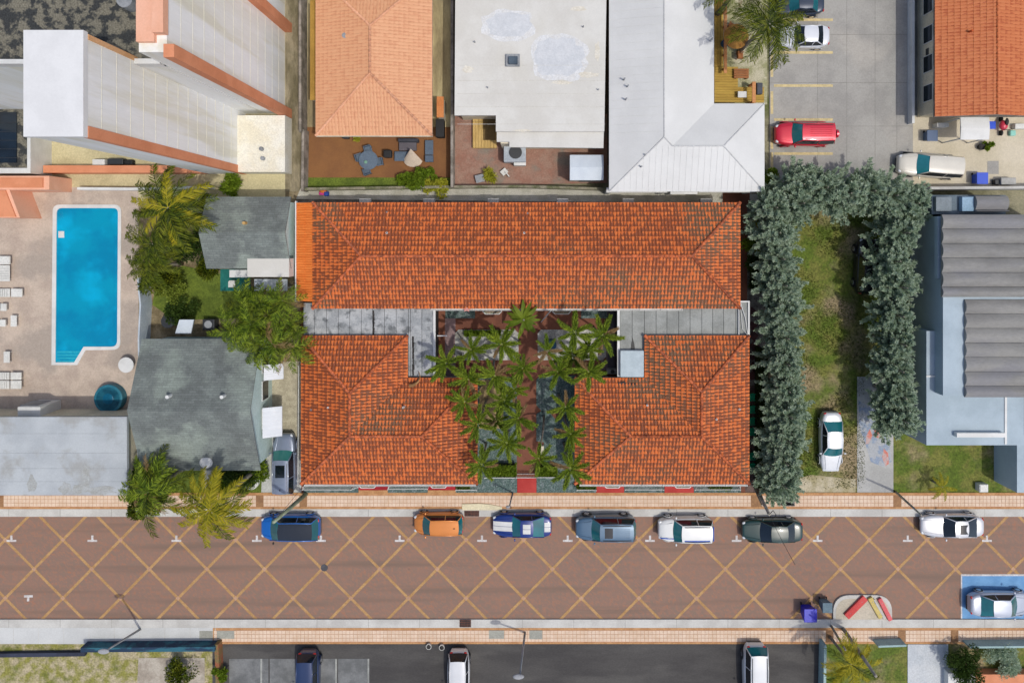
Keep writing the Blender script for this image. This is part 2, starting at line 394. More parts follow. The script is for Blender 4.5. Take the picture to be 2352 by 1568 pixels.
for x in (26,212,405,590,737,918,1107,1304,1493,1692,1878,2085,2267):
    MB().dbox(x-11,1239,x+11,1243.5,.001,.017).dbox(x-2.4,1229,x+2.4,1239,.001,.017).build('parking_mark', M_paint, road)
MB().dbox(55,1366,75,1371,.001,.017).dbox(62,1371,67,1380,.001,.017).build('parking_mark', M_paint, road)
M_bay = mat('blue_bay_paint', C(118,166,210), C(104,152,198), scale=.8, fine=.04)
bay = MB().dbox(2210,1322,2420,1420,.001,.021).build('accessible_bay', M_bay, road)
b = MB(); b.dbox(2207,1318,2420,1322,.001,.021); b.dbox(2207,1322,2210,1421,.001,.021); b.build('bay_border', M_paint, road)
mh = P(745,1303); MB().cyl(mh, .28, .001, .02, 20).build('manhole_cover', mat('iron_cover', C(104,106,112), C(80,80,84)), road)

# kerbs and pavements
def run(name, y0, y1, x0, x1, z, m, parent=None, kind='structure'):
    return MB().dbox(x0,y0,x1,y1,-.05,z).build(name, m, parent, kind=None if parent else kind)
kn = run('kerb', 1168.5,1186,-700,3050,.12,M_curb)
ks = run('kerb', 1422,1441,-700,3050,.12,M_curb)
for kk, (ya, yb) in ((kn,(1168.5,1186)),(ks,(1422,1441))):
    for i in range(0, 21):
        x = 20+i*118
        MB().dbox(x-.5,ya+.3,x+.5,yb-.3,.1,.124).build('kerb_joint', mat('joint', C(170,168,160), C(150,148,142)), kk)
def pavement(ya, yb, sections, seps, x0, x1, ybase0, ybase1, rows=3):
    """brown base + borders, cream tiles laid in sections; nearest 300 tiles single"""
    pv = MB().dbox(x0,ybase0,x1,ybase1,-.05,.105).build('sidewalk', M_bandy, kind='structure')
    MB().dbox(x0,ybase0+.2,x1,ya-1,.1,.122).build('border_course', M_bandy, pv)
    MB().dbox(x0,yb+1,x1,ybase1-.2,.1,.122).build('border_course', M_bandy, pv)
    for a, c in seps: MB().dbox(a,ya-.9,c,yb+.9,.1,.119).build('brick_divider', M_bandb, pv)
    tiles = []; d = (yb-ya)/rows
    for a, c in sections:
        MB().dbox(a,ya-.8,c,yb+.8,.1,.112).build('tile_bed', M_grout, pv)
        n = max(1, round((c-a)/d)); dx = (c-a)/n
        for i in range(n):
            for j in range(rows): tiles.append((a+i*dx, ya+j*d, dx, d))
    return pv, tiles
sec_n = [(8,588),(605,688),(705,1725),(1751,2052),(2070,2352)]
pvn, tn = pavement(1137.5,1163,sec_n,[(-400,8),(588,605),(688,705),(1725,1751),(2052,2070),(2352,2700)],-700,3050,1131,1168.5)
sec_s = [(491,1897),(1914,2063),(2080,2184),(2201,2352)]
pvs, ts = pavement(1447,1473,sec_s,[(1897,1914),(2063,2080),(2184,2201)],489,3050,1441,1478)
def lay(tiles, pv, nmax=300):
    tiles.sort(key=lambda t: abs(t[0]-NX)); a = P(0,0,.128)
    sz = (tiles[0][2]-.9)/PPM; sy = (tiles[0][3]-.9)/PPM
    me = bpy.data.meshes.new('paving_tile'); q = MB().box(0,sz,-sy,0,-.015,0)
    me.from_pydata(q.v,[],q.f); me.materials.append(M_stile)
    rest = MB()
    for k, (x, y, dx, dy) in enumerate(tiles):
        p = P(x+.45, y+.45, .128); w = (dx-.9)/PPM
        if k < nmax: inst(me, 'paving_tile', pv, (p.x, p.y, .128+rng.normal(0,.0012)), scl=(w/sz,1,1))
        else: z = .128+rng.normal(0,.0012); rest.box(p.x,p.x+w,p.y-sy,p.y,.113,z)
    rest.build('paving_tiles', M_stile, pv, stuff=True)
lay(tn, pvn); lay(ts, pvs)
swc = MB().dbox(-700,1441,488.6,1478,-.05,.125).build('sidewalk', mat('pale_concrete_walk', C(208,210,208), C(196,198,196), scale=.3, fine=.05), kind='structure')
for i in range(9): MB().dbox(30+i*58,1441.5,31+i*58,1477,.12,.128).build('joint', M_curb, swc)
M_iron = mat('rusty_iron_grate', C(120,76,62), C(90,60,52), scale=3)
def grate(x0,y0,x1,y1,n,label,z=.13):
    c = center(x0,y0,x1,y1); t = thing('storm_drain', label, 'storm drain', c)
    MB().dbox(x0,y0,x1,y1,.1,z).build('pit', M_black, t)
    for i in range(n+1):
        x = x0+(x1-x0)*i/n; MB().dbox(x-.5,y0,x+.5,y1,z-.01,z+.012).build('bar', M_iron, t)
    for i in range(4):
        y = y0+(y1-y0)*i/3; MB().dbox(x0,y-.5,x1,y+.5,z-.01,z+.016).build('crossbar', M_iron, t)
    return t
grate(1067,1173,1100,1185,10,'rusty iron storm drain grate below the cream concrete inlet slab')
grate(1056,1423,1081,1439,7,'brown storm drain grate set in the south kerb')
t = MB().dprism([(1061,1157),(1100,1156),(1125,1158),(1153,1164),(1153,1171),(1061,1171)],.05,.2).build('inlet_slab', mat('cream_slab', C(224,214,180), C(212,202,170)), origin=tuple(P(1107,1165)), bevel=.01)
tag(t, 'cream concrete inlet slab on the kerb above the storm drain', 'concrete slab')
for (x0,y0,x1,y1,l) in ((760,1497-1111+1111-49,790,1466,None),): pass
for i,(x0,y0,x1,y1,l) in enumerate(((498,1448,538,1466,'grey utility cover in the pale corner of the south sidewalk'),(688-230,1448,488,1467,'grey utility cover set in the plain concrete sidewalk'),(1123,1447,1158,1466,'grey green utility cover beside the leaning street lamp foot'),(1170,1447,1196,1466,'small grey utility cover west of the lamp base'),(1216,1447,1246,1467,'small grey utility cover east of the lamp base'))):
    if i in (3,): continue
    tag(MB().dbox(x0,y0,x1,y1,.1,.137).build('utility_cover', mat('grey_cover', C(172,172,160), C(156,156,146)), origin=center(x0,y0,x1,y1)), l, 'utility cover')

# ------------------------------------------------------------------ lots north of the street
pad('path', [(690,433),(1560,433),(2010-260,447),(1750,467),(1700,467),(680,457)], .06, M_strip)
MB().dbox(680,456,1700,482,-.05,.05).build('gravel_strip', M_dgravel, kind='structure')
cy = MB().dbox(690,700,1722,1131,-.05,.05).build('courtyard_floor', M_walk, kind='structure')
MB().dbox(1660,440,1722,470,-.05,.07).build('walkway', M_walk, kind='structure')
MB().dbox(1698,470,1716,700,-.05,.07).build('walkway', M_walk, kind='structure')
MB().dbox(1716,470,1760,885,-.05,.06).build('gravel_path', M_dgravel, kind='structure')
sp = MB().dbox(1712,885,1752,1131,-.05,.066).build('brick_path', mat('dark_brick_path', C(112,92,84), C(84,72,68), scale=2, fine=.3), kind='structure')
MB().dbox(1760,470,1806,1131,-.05,.055).build('hedge_soil', mat('dark_soil', C(74,66,50), C(52,48,36), scale=2, fine=.3), kind='structure')
lawn = MB().dbox(1764,430,2135,1131,-.05,.05).build('lawn', M_grass, kind='structure')
MB().dprism([(1800,1110),(1860,1090),(1965,1100),(1965,1131),(1800,1131)],-.05,.06).build('bare_sand', mat('sandy_ground', C(190,180,154), C(158,148,112), scale=.9, fine=.2), kind='structure')
M_drive = mat('painted_driveway', C(184,184,180), C(168,168,164), scale=.4, fine=.08)
dr = MB().dbox(1969,865,2052,1131,-.05,.075).build('driveway', M_drive, kind='structure')
M_dp1 = mat('faded_red_paint', C(208,128,112), C(190,168,164), scale=1.5, lo=.45, hi=.55, bump=0)
M_dp2 = mat('faded_blue_paint', C(142,156,176), C(172,176,180), scale=1.4, lo=.45, hi=.55, bump=0)
MB().dprism([(1972,920),(2010,940),(2040,990),(2048,1060),(2028,1072),(2000,1060),(1985,1010),(1973,980)],.07,.08).build('painted_patch', M_dp2, dr)
MB().dprism([(1998,985),(2004,1000),(1996,1018),(1988,1020),(1990,1000)],.07,.085).build('painted_patch', M_dp1, dr)
MB().dprism([(2030,1030),(2040,1040),(2042,1064),(2034,1070),(2026,1050)],.07,.085).build('painted_patch', M_dp1, dr)
MB().dprism([(2006,985),(2024,990),(2032,1010),(2012,1004)],.07,.085).build('painted_patch', M_dp1, dr)
MB().dbox(2054,1010,2336,1131,-.05,.0565).build('lawn', M_grass, kind='structure')
lot = MB().dbox(1768,-300,2097,436,-.05,.06).build('parking_lot', M_lot, kind='structure')
for xx in (1878,1945,2010,2060): MB().dbox(xx-.4,-200,xx+.4,400,.05,.063).build('slab_joint', mat('lot_joint', C(140,138,132), C(128,126,120)), lot)
for yy in (-40,80,190,290): MB().dbox(1770,yy-.4,2095,yy+.4,.05,.0665).build('slab_joint', MC['lot_joint'], lot)
M_yl = mat('faded_yellow_paint', C(216,196,146), C(196,180,136), scale=3, bump=0)
for y in (-30,46,121,197,275,353): MB().dbox(1778,y-3,1913,y+3,.05,.07).build('bay_line', M_yl, lot)
for y in (150,235,315,375): MB().dbox(1770,y-25,1776,y+27,.05,.07).build('bay_line', M_yl, lot)
MB().dbox(2097,265,2480,436,-.05,.065).build('yard', M_slab, kind='structure')
MB().dbox(2097,-300,2150,270,-.05,.064).build('side_alley', mat('grey_alley', C(132,134,130), C(104,106,102), scale=.6), kind='structure')
# lots between houses
pad('side_alley', [(655,-300),(700,-300),(700,440),(655,440)], .05, mat('weedy_alley', C(150,140,116), C(110,102,78), scale=.9, fine=.2, stretch=(1,.3,1)))
pad('yard', [(-300,-300),(655,-300),(655,462),(-300,462)], .04, mat('tan_yard', C(206,196,156), C(190,180,142), scale=.5))
pad('patio', [(696,292),(1036,292),(1036,408),(700,410)], .07, M_patio)
pad('side_alley', [(700,-300),(1040,-300),(1040,300),(700,300)], .045, mat('tan_alley', C(196,182,140), C(150,136,104), scale=.6, stretch=(1,.25,1)))
pad('grass_strip', [(700,408),(1040,408),(1040,432),(700,436)], .09, M_grass2)
pad('patio', [(1044,262),(1395,262),(1395,420),(1044,428)], .07, M_pavers)
pad('side_alley', [(1385,-300),(1420,-300),(1420,380),(1385,380)], .05, mat('dark_alley', C(104,90,74), C(76,66,56), scale=.6))
M_wood = mat('yellow_wood_deck', C(190,158,76), C(172,140,66), scale=1, stretch=(.5,4,1), fine=.12)
wd = MB().dbox(1640,-60,1762,240,-.05,.12).build('sand_yard', mat('pale_sand', C(190,184,158), C(150,150,110), scale=.9, fine=.2), kind='structure')
pad('pool_deck', [(-300,430),(318,430),(318,952),(-300,952)], .05, M_deck)
pad('garden_soil', [(318,430),(690,430),(690,1131),(318,1131)], .035, mat('garden_soil', C(150,136,108), C(110,98,72), scale=.8, fine=.25))
pad('lawn', [(360,640),(420,610),(560,640),(620,700),(600,730),(400,735),(350,700)], .06, M_grass2)
pad('side_yard', [(620,830),(692,830),(692,1131),(600,1131)], .06, mat('pebble_drive', C(190,182,158), C(170,162,140), scale=2, fine=.25, fscale=14))
pad('concrete_strip', [(606,985),(624,985),(692,1060),(692,1131),(600,1131)], .068, mat('pale_strip', C(196,198,192), C(184,186,180)))
pad('alley', [(-300,940),(318,940),(318,1131),(-300,1131)], .045, mat('brown_alley', C(120,100,78), C(90,76,60), scale=.7))
pad('lawn', [(500,1045),(612,1040),(612,1131),(290,1131),(290,1070)], .065, M_grass2)
# south of the street
asp = MB().dbox(488,1478,1896,2000,-.05,.06).build('asphalt_lot', M_asph, kind='structure')
M_bayc = mat('grey_bay_concrete', C(128,130,130), C(104,106,106), scale=.7, fine=.1)
for x0,x1 in ((525,618),(618,680),(735,775),(775,845)): MB().dbox(x0+1.5,1512,x1-1.5,1700,.05,.066).build('parking_bay', M_bayc, asp)
for x in (600,712,772,846): MB().dbox(x-2,1512,x+2,1700,.05,.07).build('bay_line', mat('worn_white_paint', C(170,172,166), C(140,142,138)), asp)
pad('grass_strip', [(-300,1478),(490,1478),(490,1900),(-300,1900)], .03, mat('pale_scrub', C(140,138,70), C(182,170,140), scale=1.3, fine=.3, fscale=7, bump=.8, bscale=30, c3=C(110,116,50), s3=.5))
pad('driveway', [(318,1510),(470,1510),(470,1900),(300,1900)], .05, mat('pale_rough_concrete', C(186,178,164), C(160,150,136), scale=.8, fine=.15))
pad('lawn', [(1896,1478),(2600,1478),(2600,1900),(1896,1900)], .04, M_grass)
pad('driveway', [(2085,1479),(2178,1479),(2178,1900),(2085,1900)], .08, mat('pale_blue_concrete', C(202,206,208), C(188,194,198)))

# ------------------------------------------------------------------ the red tiled apartment blocks
ZE, SL = 3.3, .36
def house_shell(root, poly, z1, inset, m=M_cream):
    """walls under the eaves"""
    cx = sum(p[0] for p in poly)/len(poly); cy_ = sum(p[1] for p in poly)/len(poly)
    q = [(p[0]+(inset if p[0] < cx else -inset), p[1]+(inset if p[1] < cy_ else -inset)) for p in poly]
    MB().prism(q, 0, z1).build('wall', m, root); return q
def windows(root, side, fixed, a0, a1, n, z0=1.0, z1=2.1, w=1.2, name='window'):
    for i in range(n):
        c = a0+(a1-a0)*(i+.5)/n
        f, gl = MB(), MB()
        if side in 'NS':
            s = 1 if side == 'N' else -1
            f.box(c-w/2-.06,c+w/2+.06,fixed+.002*s,fixed+.05*s,z0-.06,z1+.06); gl.box(c-w/2,c+w/2,fixed+.03*s,fixed+.062*s,z0,z1)
        else:
            s = 1 if side == 'E' else -1
            f.box(fixed+.002*s,fixed+.05*s,c-w/2-.06,c+w/2+.06,z0-.06,z1+.06); gl.box(fixed+.03*s,fixed+.062*s,c-w/2,c+w/2,z0,z1)
        fr = f.build(name, M_white, root); gl.build('pane', M_glassd, fr)
def gutter(root, a, c, z, w=.13):
    """open white gutter from a to c (xy), with hangers"""
    a = Vector(a); c = Vector(c); u = (c-a).normalized(); n = Vector((-u.y, u.x)); b = MB()
    for o, z0, z1 in ((-w/2,z-.1,z),(w/2-.02,z-.1,z)):
        p = [a+n*o, c+n*o, c+n*(o+.025), a+n*(o+.025)]; b.prism([tuple(q) for q in p], z0, z1)
    p = [a-n*w/2, c-n*w/2, c+n*w/2, a+n*w/2]; b.prism([tuple(q) for q in p], z-.125, z-.1)
    k = int((c-a).length/1.55)
    for i in range(k+1):
        q = a+u*((c-a).length*i/max(k,1)); b.prism([tuple(q-n*w/2-u*.02), tuple(q-n*w/2+u*.02), tuple(q+n*w/2+u*.02), tuple(q+n*w/2-u*.02)], z-.03, z+.006)
    b.build('gutter', M_white, root)
def vent_pipe(root, x, y, h, r=.07, white=True):
    p = P(x, y, h); n = 12; m = MB()
    m.tube([(p.x,p.y,h-.5),(p.x,p.y,h)], [r,r], n, caps=False); m.tube([(p.x,p.y,h),(p.x,p.y,h-.5)], [r*.6,r*.6], n, caps=False)
    m.add([(p.x+math.cos(2*math.pi*k/n)*q, p.y+math.sin(2*math.pi*k/n)*q, h) for q in (r,r*.6) for k in range(n)], [(k,(k+1)%n,n+(k+1)%n,n+k) for k in range(n)])
    o = m.build('vent_pipe', M_white if white else M_steel, root, recalc=False)
    MB().cyl((p.x,p.y), r*.6, h-.3, h-.25, 10).build('pipe_hole', M_black, o)

def rect_hip(x0,y0,x1,y1,z):
    a = W2(x0,y0,z); c = W2(x1,y1,z); X0,Y1 = a; X1,Y0 = c
    w = min(X1-X0, Y1-Y0)/2
    if X1-X0 > Y1-Y0: r0, r1 = (X0+w,(Y0+Y1)/2), (X1-w,(Y0+Y1)/2)
    else: r0, r1 = ((X0+X1)/2,Y0+w), ((X0+X1)/2,Y1-w)
    return X0,Y0,X1,Y1,w,r0,r1
# north block
nb = thing('apartment_block', 'long red tiled hip roof block north of the palm courtyard', 'building', center(700,465,1700,708), 'red tiled apartment blocks')
X0,Y0,X1,Y1,w,r0,r1 = rect_hip(718,465,1700,708.5,ZE)
tiled_roof(nb, [([(X0,Y0),(X1,Y0),r1,r0],(X0,Y0),(X1,Y0)), ([(X1,Y1),(X0,Y1),r0,r1],(X1,Y1),(X0,Y1)),
               ([(X0,Y1),(X0,Y0),r0],(X0,Y1),(X0,Y0)), ([(X1,Y0),(X1,Y1),r1],(X1,Y0),(X1,Y1))], ZE, SL, M_tile)
zr = ZE+w*SL+.04
ridge_caps(nb, [((X0,Y0,ZE+.05),r0+(zr,)),((X0,Y1,ZE+.05),r0+(zr,)),((X1,Y0,ZE+.05),r1+(zr,)),((X1,Y1,ZE+.05),r1+(zr,)),(r0+(zr,),r1+(zr,))])
house_shell(nb, [(X0,Y0),(X1,Y0),(X1,Y1),(X0,Y1)], ZE-.13, .55)
windows(nb, 'N', Y1-.55, X0+2, X1-2, 12); windows(nb, 'S', Y0+.55, P(1000,0).x, P(1420,0).x, 7); windows(nb, 'E', X1-.55, Y0+1, Y1-1, 3)
gutter(nb, W2(990,711,3.15), W2(1567,711,3.15), 3.2)
for x,y in ((888,487),(1212,490)): vent_pipe(nb, x, y, 3.75, .06, False)
for x,y in ((888,535),(1204,535)): vent_pipe(nb, x, y, 4.35, .075)
# orange lean-to strip at its west end
for j in range(40):
    y = 465.5+j*5.65; a = P(681,y,2.9); c = P(719,y,3.2); r = 5.65/PPM/2*.96
    V = []; F = []
    for e,(xx,zz) in enumerate(((a.x,2.9),((a.x+c.x)/2,3.07),((a.x+c.x)/2,3.04),(c.x,3.24))):
        for k in range(7): t = math.pi*k/6; V.append((xx, a.y-r+math.cos(t)*r, zz+math.sin(t)*r*.7))
    for e in (0,1,2):
        for k in range(6): F.append((e*7+k, e*7+k+1, e*7+8+k, e*7+7+k))
    F.append(tuple(range(7))); m = MB(); m.add(V,F); m.build('barrel_tile', M_leanto, nb, recalc=False, smooth=False)
MB().dbox(680.5,465,719,692,2.6,2.88).build('lean_to_deck', M_white, nb)
MB().dbox(684,468,722,690,0,2.6).build('lean_to_wall', M_cream, nb)
MB().dbox(677.5,462,680.3,693,2.7,2.98).build('fascia', M_white, nb)
for i,x in enumerate((838,985,1133,1292,1443,1622)):   # window air conditioners on the north wall
    c = center(x-13,455,x+13,470); MB().dbox(x-13,456,x+13,476,1.6,2.0).build('window_air_conditioner', mat('grey_painted_metal', C(184,184,180), C(166,166,162), rough=.5), nb, bevel=.02)

def L_roof(root, x0, x1, xi, side, y0=770, yi=867, y1=1110.5):
    """L shaped hip roof: tall wing at side, low wing the other way. units, eaves at ZE"""
    a = P(x0,y0,ZE); c = P(x1,y1,ZE); b = P(xi,yi,ZE)
    X0,YT = a.x,a.y; X1,YB = c.x,c.y; XI,YI = b.x,b.y
    mir = side == 'E'
    if mir:      # tall wing is the east one: mirror in x
        f = lambda x: -x
        X0,X1,XI = -X1,-X0,-XI
    else: f = lambda x: x
    w = (XI-X0)/2; w2 = (YI-YB)/2
    A,Bt = (X0+w,YT-w),(X0+w,YB+w); Bc = (X0+w2, YB+w2)
    rA = (X0+w,YT-w); rB = (X0+w, YB+w); rC = (X1-w2, YB+w2)
    # use a single half width so that hips run at 45 degrees
    rB = (X0+w, YB+w2)
    F = lambda p: (f(p[0]), p[1])
    faces = [([(X0,YB),(X0,YT),rA,rB],(X0,YB),(X0,YT)), ([(X0,YT),(XI,YT),rA],(X0,YT),(XI,YT)),
             ([(XI,YT),(XI,YI),rB,rA],(XI,YT),(XI,YI)), ([(XI,YI),(X1,YI),rC,rB],(XI,YI),(X1,YI)),
             ([(X1,YI),(X1,YB),rC],(X1,YI),(X1,YB)), ([(X0,YB),(X1,YB),rC,rB],(X0,YB),(X1,YB))]
    tiled_roof(root, [([F(p) for p in pl],F(s),F(e)) for pl,s,e in faces], ZE, SL, M_tile)
    z = ZE+w*SL+.04; g3 = lambda p, zz: (f(p[0]), p[1], zz)
    ridge_caps(root, [(g3((X0,YT),ZE+.05),g3(rA,z)),(g3((XI,YT),ZE+.05),g3(rA,z)),(g3(rA,z),g3(rB,z)),(g3((X0,YB),ZE+.05),g3(rB,z)),
                      (g3(rB,z),g3(rC,z)),(g3((X1,YI),ZE+.05),g3(rC,z)),(g3((X1,YB),ZE+.05),g3(rC,z))])
    i = .55; poly = [(X0+i,YB+i),(X1-i,YB+i),(X1-i,YI-i),(XI-i,YI-i),(XI-i,YT-i),(X0+i,YT-i)]
    MB().prism([F(p) for p in poly], 0, ZE-.13).build('wall', M_cream, root)
    xa, xb = sorted((f(X0),f(X1)))
    windows(root, 'S', YB+i, xa+1, xb-1, 6); ex = f(X0+i); windows(root, 'E' if mir else 'W', ex, YB+1, YT-1, 5)
    ex = f(X1-i); windows(root, 'W' if mir else 'E', ex, YB+1.5, YI-1.5, 2)
    return xa, xb, YB
sw = thing('apartment_block', 'L shaped red tiled block west of the courtyard palms, beside the parked silver car', 'building', center(690,770,1097,1110), 'red tiled apartment blocks')
L_roof(sw, 692, 1097, 937, 'W')
se = thing('apartment_block', 'L shaped red tiled block east of the courtyard palms, beside the green chairs', 'building', center(1320,770,1720,1110), 'red tiled apartment blocks')
L_roof(se, 1320, 1720.5, 1480, 'E')
for r_, xs in ((sw,(700,1092)),(se,(1332,1716))): gutter(r_, W2(xs[0],1114,3.15), W2(xs[1],1114,3.15), 3.2)
for x,y,h,wt in ((714,941,3.75,False),(753,936,4.3,True),(926,936,4.5,True),(860,1190-140,4,True)): vent_pipe(sw, x, y, h, .07, wt)
for x,y,h,wt in ((1487,931,4.2,True),(1699,940,3.8,True),(1646,963,4.5,True)): vent_pipe(se, x, y, h, .07, wt)
MB().dprism([(1419,879),(1436,876),(1438,880),(1464,880),(1463,883),(1430,885),(1420,884)],3.42,3.53).build('tar_patch', M_tar, se)

# flat concrete decks that join the blocks
M_flat = mat('weathered_membrane', C(178,181,182), C(150,154,156), scale=1.1, fine=.14, c3=C(112,116,118), s3=1.6, var=.04)
M_flat2 = mat('grey_membrane', C(158,161,157), C(140,143,139), scale=.9, fine=.1, var=.03)
fw = thing('flat_roof_link', 'stained grey flat roof link between the long block and the west L shaped block', 'flat roof', center(697,708,995,866), 'flat roof links')
def panels(root, x0, x1, y0, y1, xs, m, z=3.02):
    MB().dbox(x0,y0-14,x1,y1+14,0,z-.09).build('slab', M_tar, root)
    e = [x0]+[x for x in xs if x0 < x < x1]+[x1]
    for a, c in zip(e, e[1:]): MB().dbox(a+.5,y0-12,c-.5,y1+12,z-.1,z+rng.uniform(-.01,.01)).build('membrane_panel', m, root)
panels(fw, 697, 938, 708, 770, [722,750,777,803,830,856,883,910], M_flat)
panels(fw, 938, 996, 708, 852, [943,969], M_flat)
MB().dbox(995,710,1000,866,2.9,3.12).build('gutter', M_white, fw)
for (x0,y0,x1,y1) in ((856,712,860,768),(947,772,951,862)):
    for k in range(7):
        yy = y0+(y1-y0)*k/7; MB().dprism([(x0+rng.uniform(-1,1),yy),(x1+rng.uniform(-1,1),yy+1),(x1+rng.uniform(-1,1),yy+(y1-y0)/7),(x0+rng.uniform(-1,1),yy+(y1-y0)/7+1)],3.0,3.035+k*.0004).build('tar_seam', M_tar, fw)
fe = thing('flat_roof_link', 'smooth grey flat roof link behind the east L shaped block with a corner gutter', 'flat roof', center(1424,708,1700,866), 'flat roof links')
panels(fe, 1480, 1699, 708, 770, [1507,1532,1559,1585,1612,1637,1662,1690], M_flat2)
panels(fe, 1424, 1480, 708, 852, [1452], M_flat2)
MB().dbox(1418,710,1423.6,866,2.9,3.12).build('gutter', M_white, fe)
MB().dbox(1699.5,693,1722,774,2.7,2.93).build('corner_slab', M_flat2, fe)
for q in ((1698,691,1722,694),(1718.5,694,1722,776)): MB().dbox(*q,2.8,3.05).build('gutter', M_white, fe)
a = P(1697,710,3.15); c = P(1697,768,3.15); MB().tube([a,c],.05,8).build('pipe', M_white, fe)
MB().tube([P(1700,696,3.0),P(1703,730,3.0),P(1705,755,3.0),P(1718,770,3.1)],.025,6).tube([P(1701,696,3.05),P(1712,730,3.05),P(1718,770,3.05)],.03,6).build('cable', M_white, fe)
MB().dbox(1424.8,805,1479,866,3.0,3.5).build('raised_roof', mat('pale_blue_roof', C(186,200,206), C(176,190,196), scale=1.5, fine=.05), fe, bevel=.05)
MB().dprism([(1448,806),(1450,790),(1453,775),(1457,790),(1459,806)],3.02,3.045).build('tar_patch', mat('wet_patch', C(92,92,90), C(80,80,78)), fe)
# dry fallen frond on the west link
MB().tube([P(975,853,3.2),P(973,868,3.5),P(966,880,3.8),P(958,885,3.9)],[.02,.05,.07,.02],6).tube([P(947,850,3.2),P(960,852,3.3),P(970,858,3.4)],[.02,.03,.02],6)
fr_ = MB().tube([P(940,886,3.75),P(950,884,3.75),P(960,877,3.7),P(965,864,3.5),P(962,854,3.3)],[.14,.13,.07,.04,.03],6).build('fallen_frond', mat('dry_frond', C(170,130,86), C(130,96,60), scale=3), origin=tuple(P(955,870,3.3)))
tag(fr_, 'dry brown palm frond fallen on the edge of the west red roof', 'palm frond')

# courtyard features (children of the courtyard floor)
def plate(pts, z, m, name): return MB().dprism(pts, .03, z).build(name, m, cy)
def octo(x0,y0,x1,y1,c=8): return [(x0+c,y0),(x1-c,y0),(x1,y0+c),(x1,y1-c),(x1-c,y1),(x0+c,y1),(x0,y1-c),(x0,y0+c)]
plate(octo(1045,757,1191,827),.10,M_gravel,'gravel_bed'); plate(octo(1235,757,1392,827),.10,M_gravel,'gravel_bed')
plate([(1023,711),(1091,711),(1091,731),(1023,731)],.09,M_peb,'pebble_bed'); plate([(1335,711),(1395,711),(1395,731),(1335,731)],.09,M_peb,'pebble_bed')
plate([(1097,866),(1187,866),(1187,1096),(1097,1096)],.09,M_peb,'pebble_bed')
plate([(1100,872),(1158,872),(1155,984),(1100,984)],.11,mat('tan_mulch', C(176,152,110), C(120,104,76), scale=2, fine=.3),'mulch_bed')
plate([(1240,862),(1290,862),(1290,935),(1276,945),(1245,945),(1232,930),(1232,872)],.09,M_peb,'pebble_bed')
plate([(1232,950),(1245,943),(1262,946),(1275,962),(1322,962),(1322,1096),(1275,1096),(1249,1070),(1249,1015),(1232,1013)],.09,M_peb,'pebble_bed')
plate([(1290,862),(1322,862),(1322,962),(1290,962)],.095,M_peb,'pebble_bed')
plate([(1040,716),(1046,716),(1046,866),(1022,866),(1022,731),(1040,731)],.075,mat('mauve_concrete', C(150,128,128), C(134,114,114)),'concrete_strip')
plate([(1392,780),(1398,780),(1398,850),(1380,850),(1380,827),(1392,827)],.075,MC['mauve_concrete'],'concrete_strip')
for i in range(3): plate([(1396+i*7,712),(1402.5+i*7,712),(1402.5+i*7,850),(1396+i*7,850)],.13+.12*(i%2),mat('grey_stair', C(112,104,110), C(96,90,96)),'step')
plate([(1188,1097),(1232,1097),(1232,1131),(1188,1131)],.12,M_redstep,'red_ramp')
plate([(1093,1097),(1187.5,1097),(1187.5,1131),(1080,1131)],.10,M_peb,'pebble_bed'); plate([(1232.5,1097),(1335,1097),(1335,1131),(1232.5,1131)],.10,M_peb,'pebble_bed')
for i,(x0,x1) in enumerate(((697,823),(891,982),(1047,1093),(1326,1369),(1434,1526),(1594,1702))):
    plate([(x0,1112),(x1,1112),(x1,1131),(x0,1131)],.11,M_peb,'pebble_bed')
for i,(x0,x1) in enumerate(((823.5,890.5),(982.5,1046.5),(1369.5,1433.5),(1526.5,1593.5))):
    yb_ = 1125 if i < 2 else 1131
    plate([(x0,1100),(x1,1100),(x1,yb_),(x0,yb_)],.14,mat('deep_red_step', C(172,44,52), C(150,34,44)) if i < 2 else M_redstep,'doorstep')
    if i < 2: plate([(x0,1125.3),(x1,1125.3),(x1,1131),(x0,1131)],.118,M_bandy,'brick_step')
def octa_planter(x0,x1,y0,y1,label,h=.5):
    t = thing('octagonal_planter', label, 'planter', center(x0,y0,x1,y1), 'octagonal planters')
    o = octo(x0,y0,x1,y1,(y1-y0)*.45); i_ = [(x+(1.4 if x < (x0+x1)/2 else -1.4), y+(1.4 if y < (y0+y1)/2 else -1.4)) for x,y in o]
    n = len(o); z = h; m = MB()
    A = [tuple(P(x,y,z)) for x,y in o]; B_ = [tuple(P(x,y,z)) for x,y in i_]
    G = [(p[0],p[1],0.05) for p in A]; Bl = [(p[0],p[1],z-.12) for p in B_]
    for k in range(n):
        j = (k+1)%n; m.add([A[k],A[j],B_[j],B_[k]],[(0,1,2,3)]); m.add([G[k],G[j],A[j],A[k]],[(0,1,2,3)]); m.add([B_[k],B_[j],Bl[j],Bl[k]],[(0,1,2,3)])
    m.build('rim', M_white, t); MB().prism([p[:2] for p in Bl], .1, z-.06).build('gravel', mat('planter_gravel', C(170,150,130), C(130,140,120), scale=4, fine=.4), t)
for x0,x1,l in ((821,867,'white octagonal planter on the westernmost red doorstep'),(985,1030,'white octagonal planter on the red doorstep just west of the courtyard hedge'),(1385,1429,'white octagonal planter on the first red doorstep east of the gate'),(1546,1592,'white octagonal planter on the easternmost red doorstep')):
    octa_planter(x0,x1,1104,1121,l)
octa_planter(1108,1153,708,722,'white octagonal planter under the long roof west of the banana plant')
octa_planter(1268,1312,708,722,'white octagonal planter under the long roof east of the banana plant')

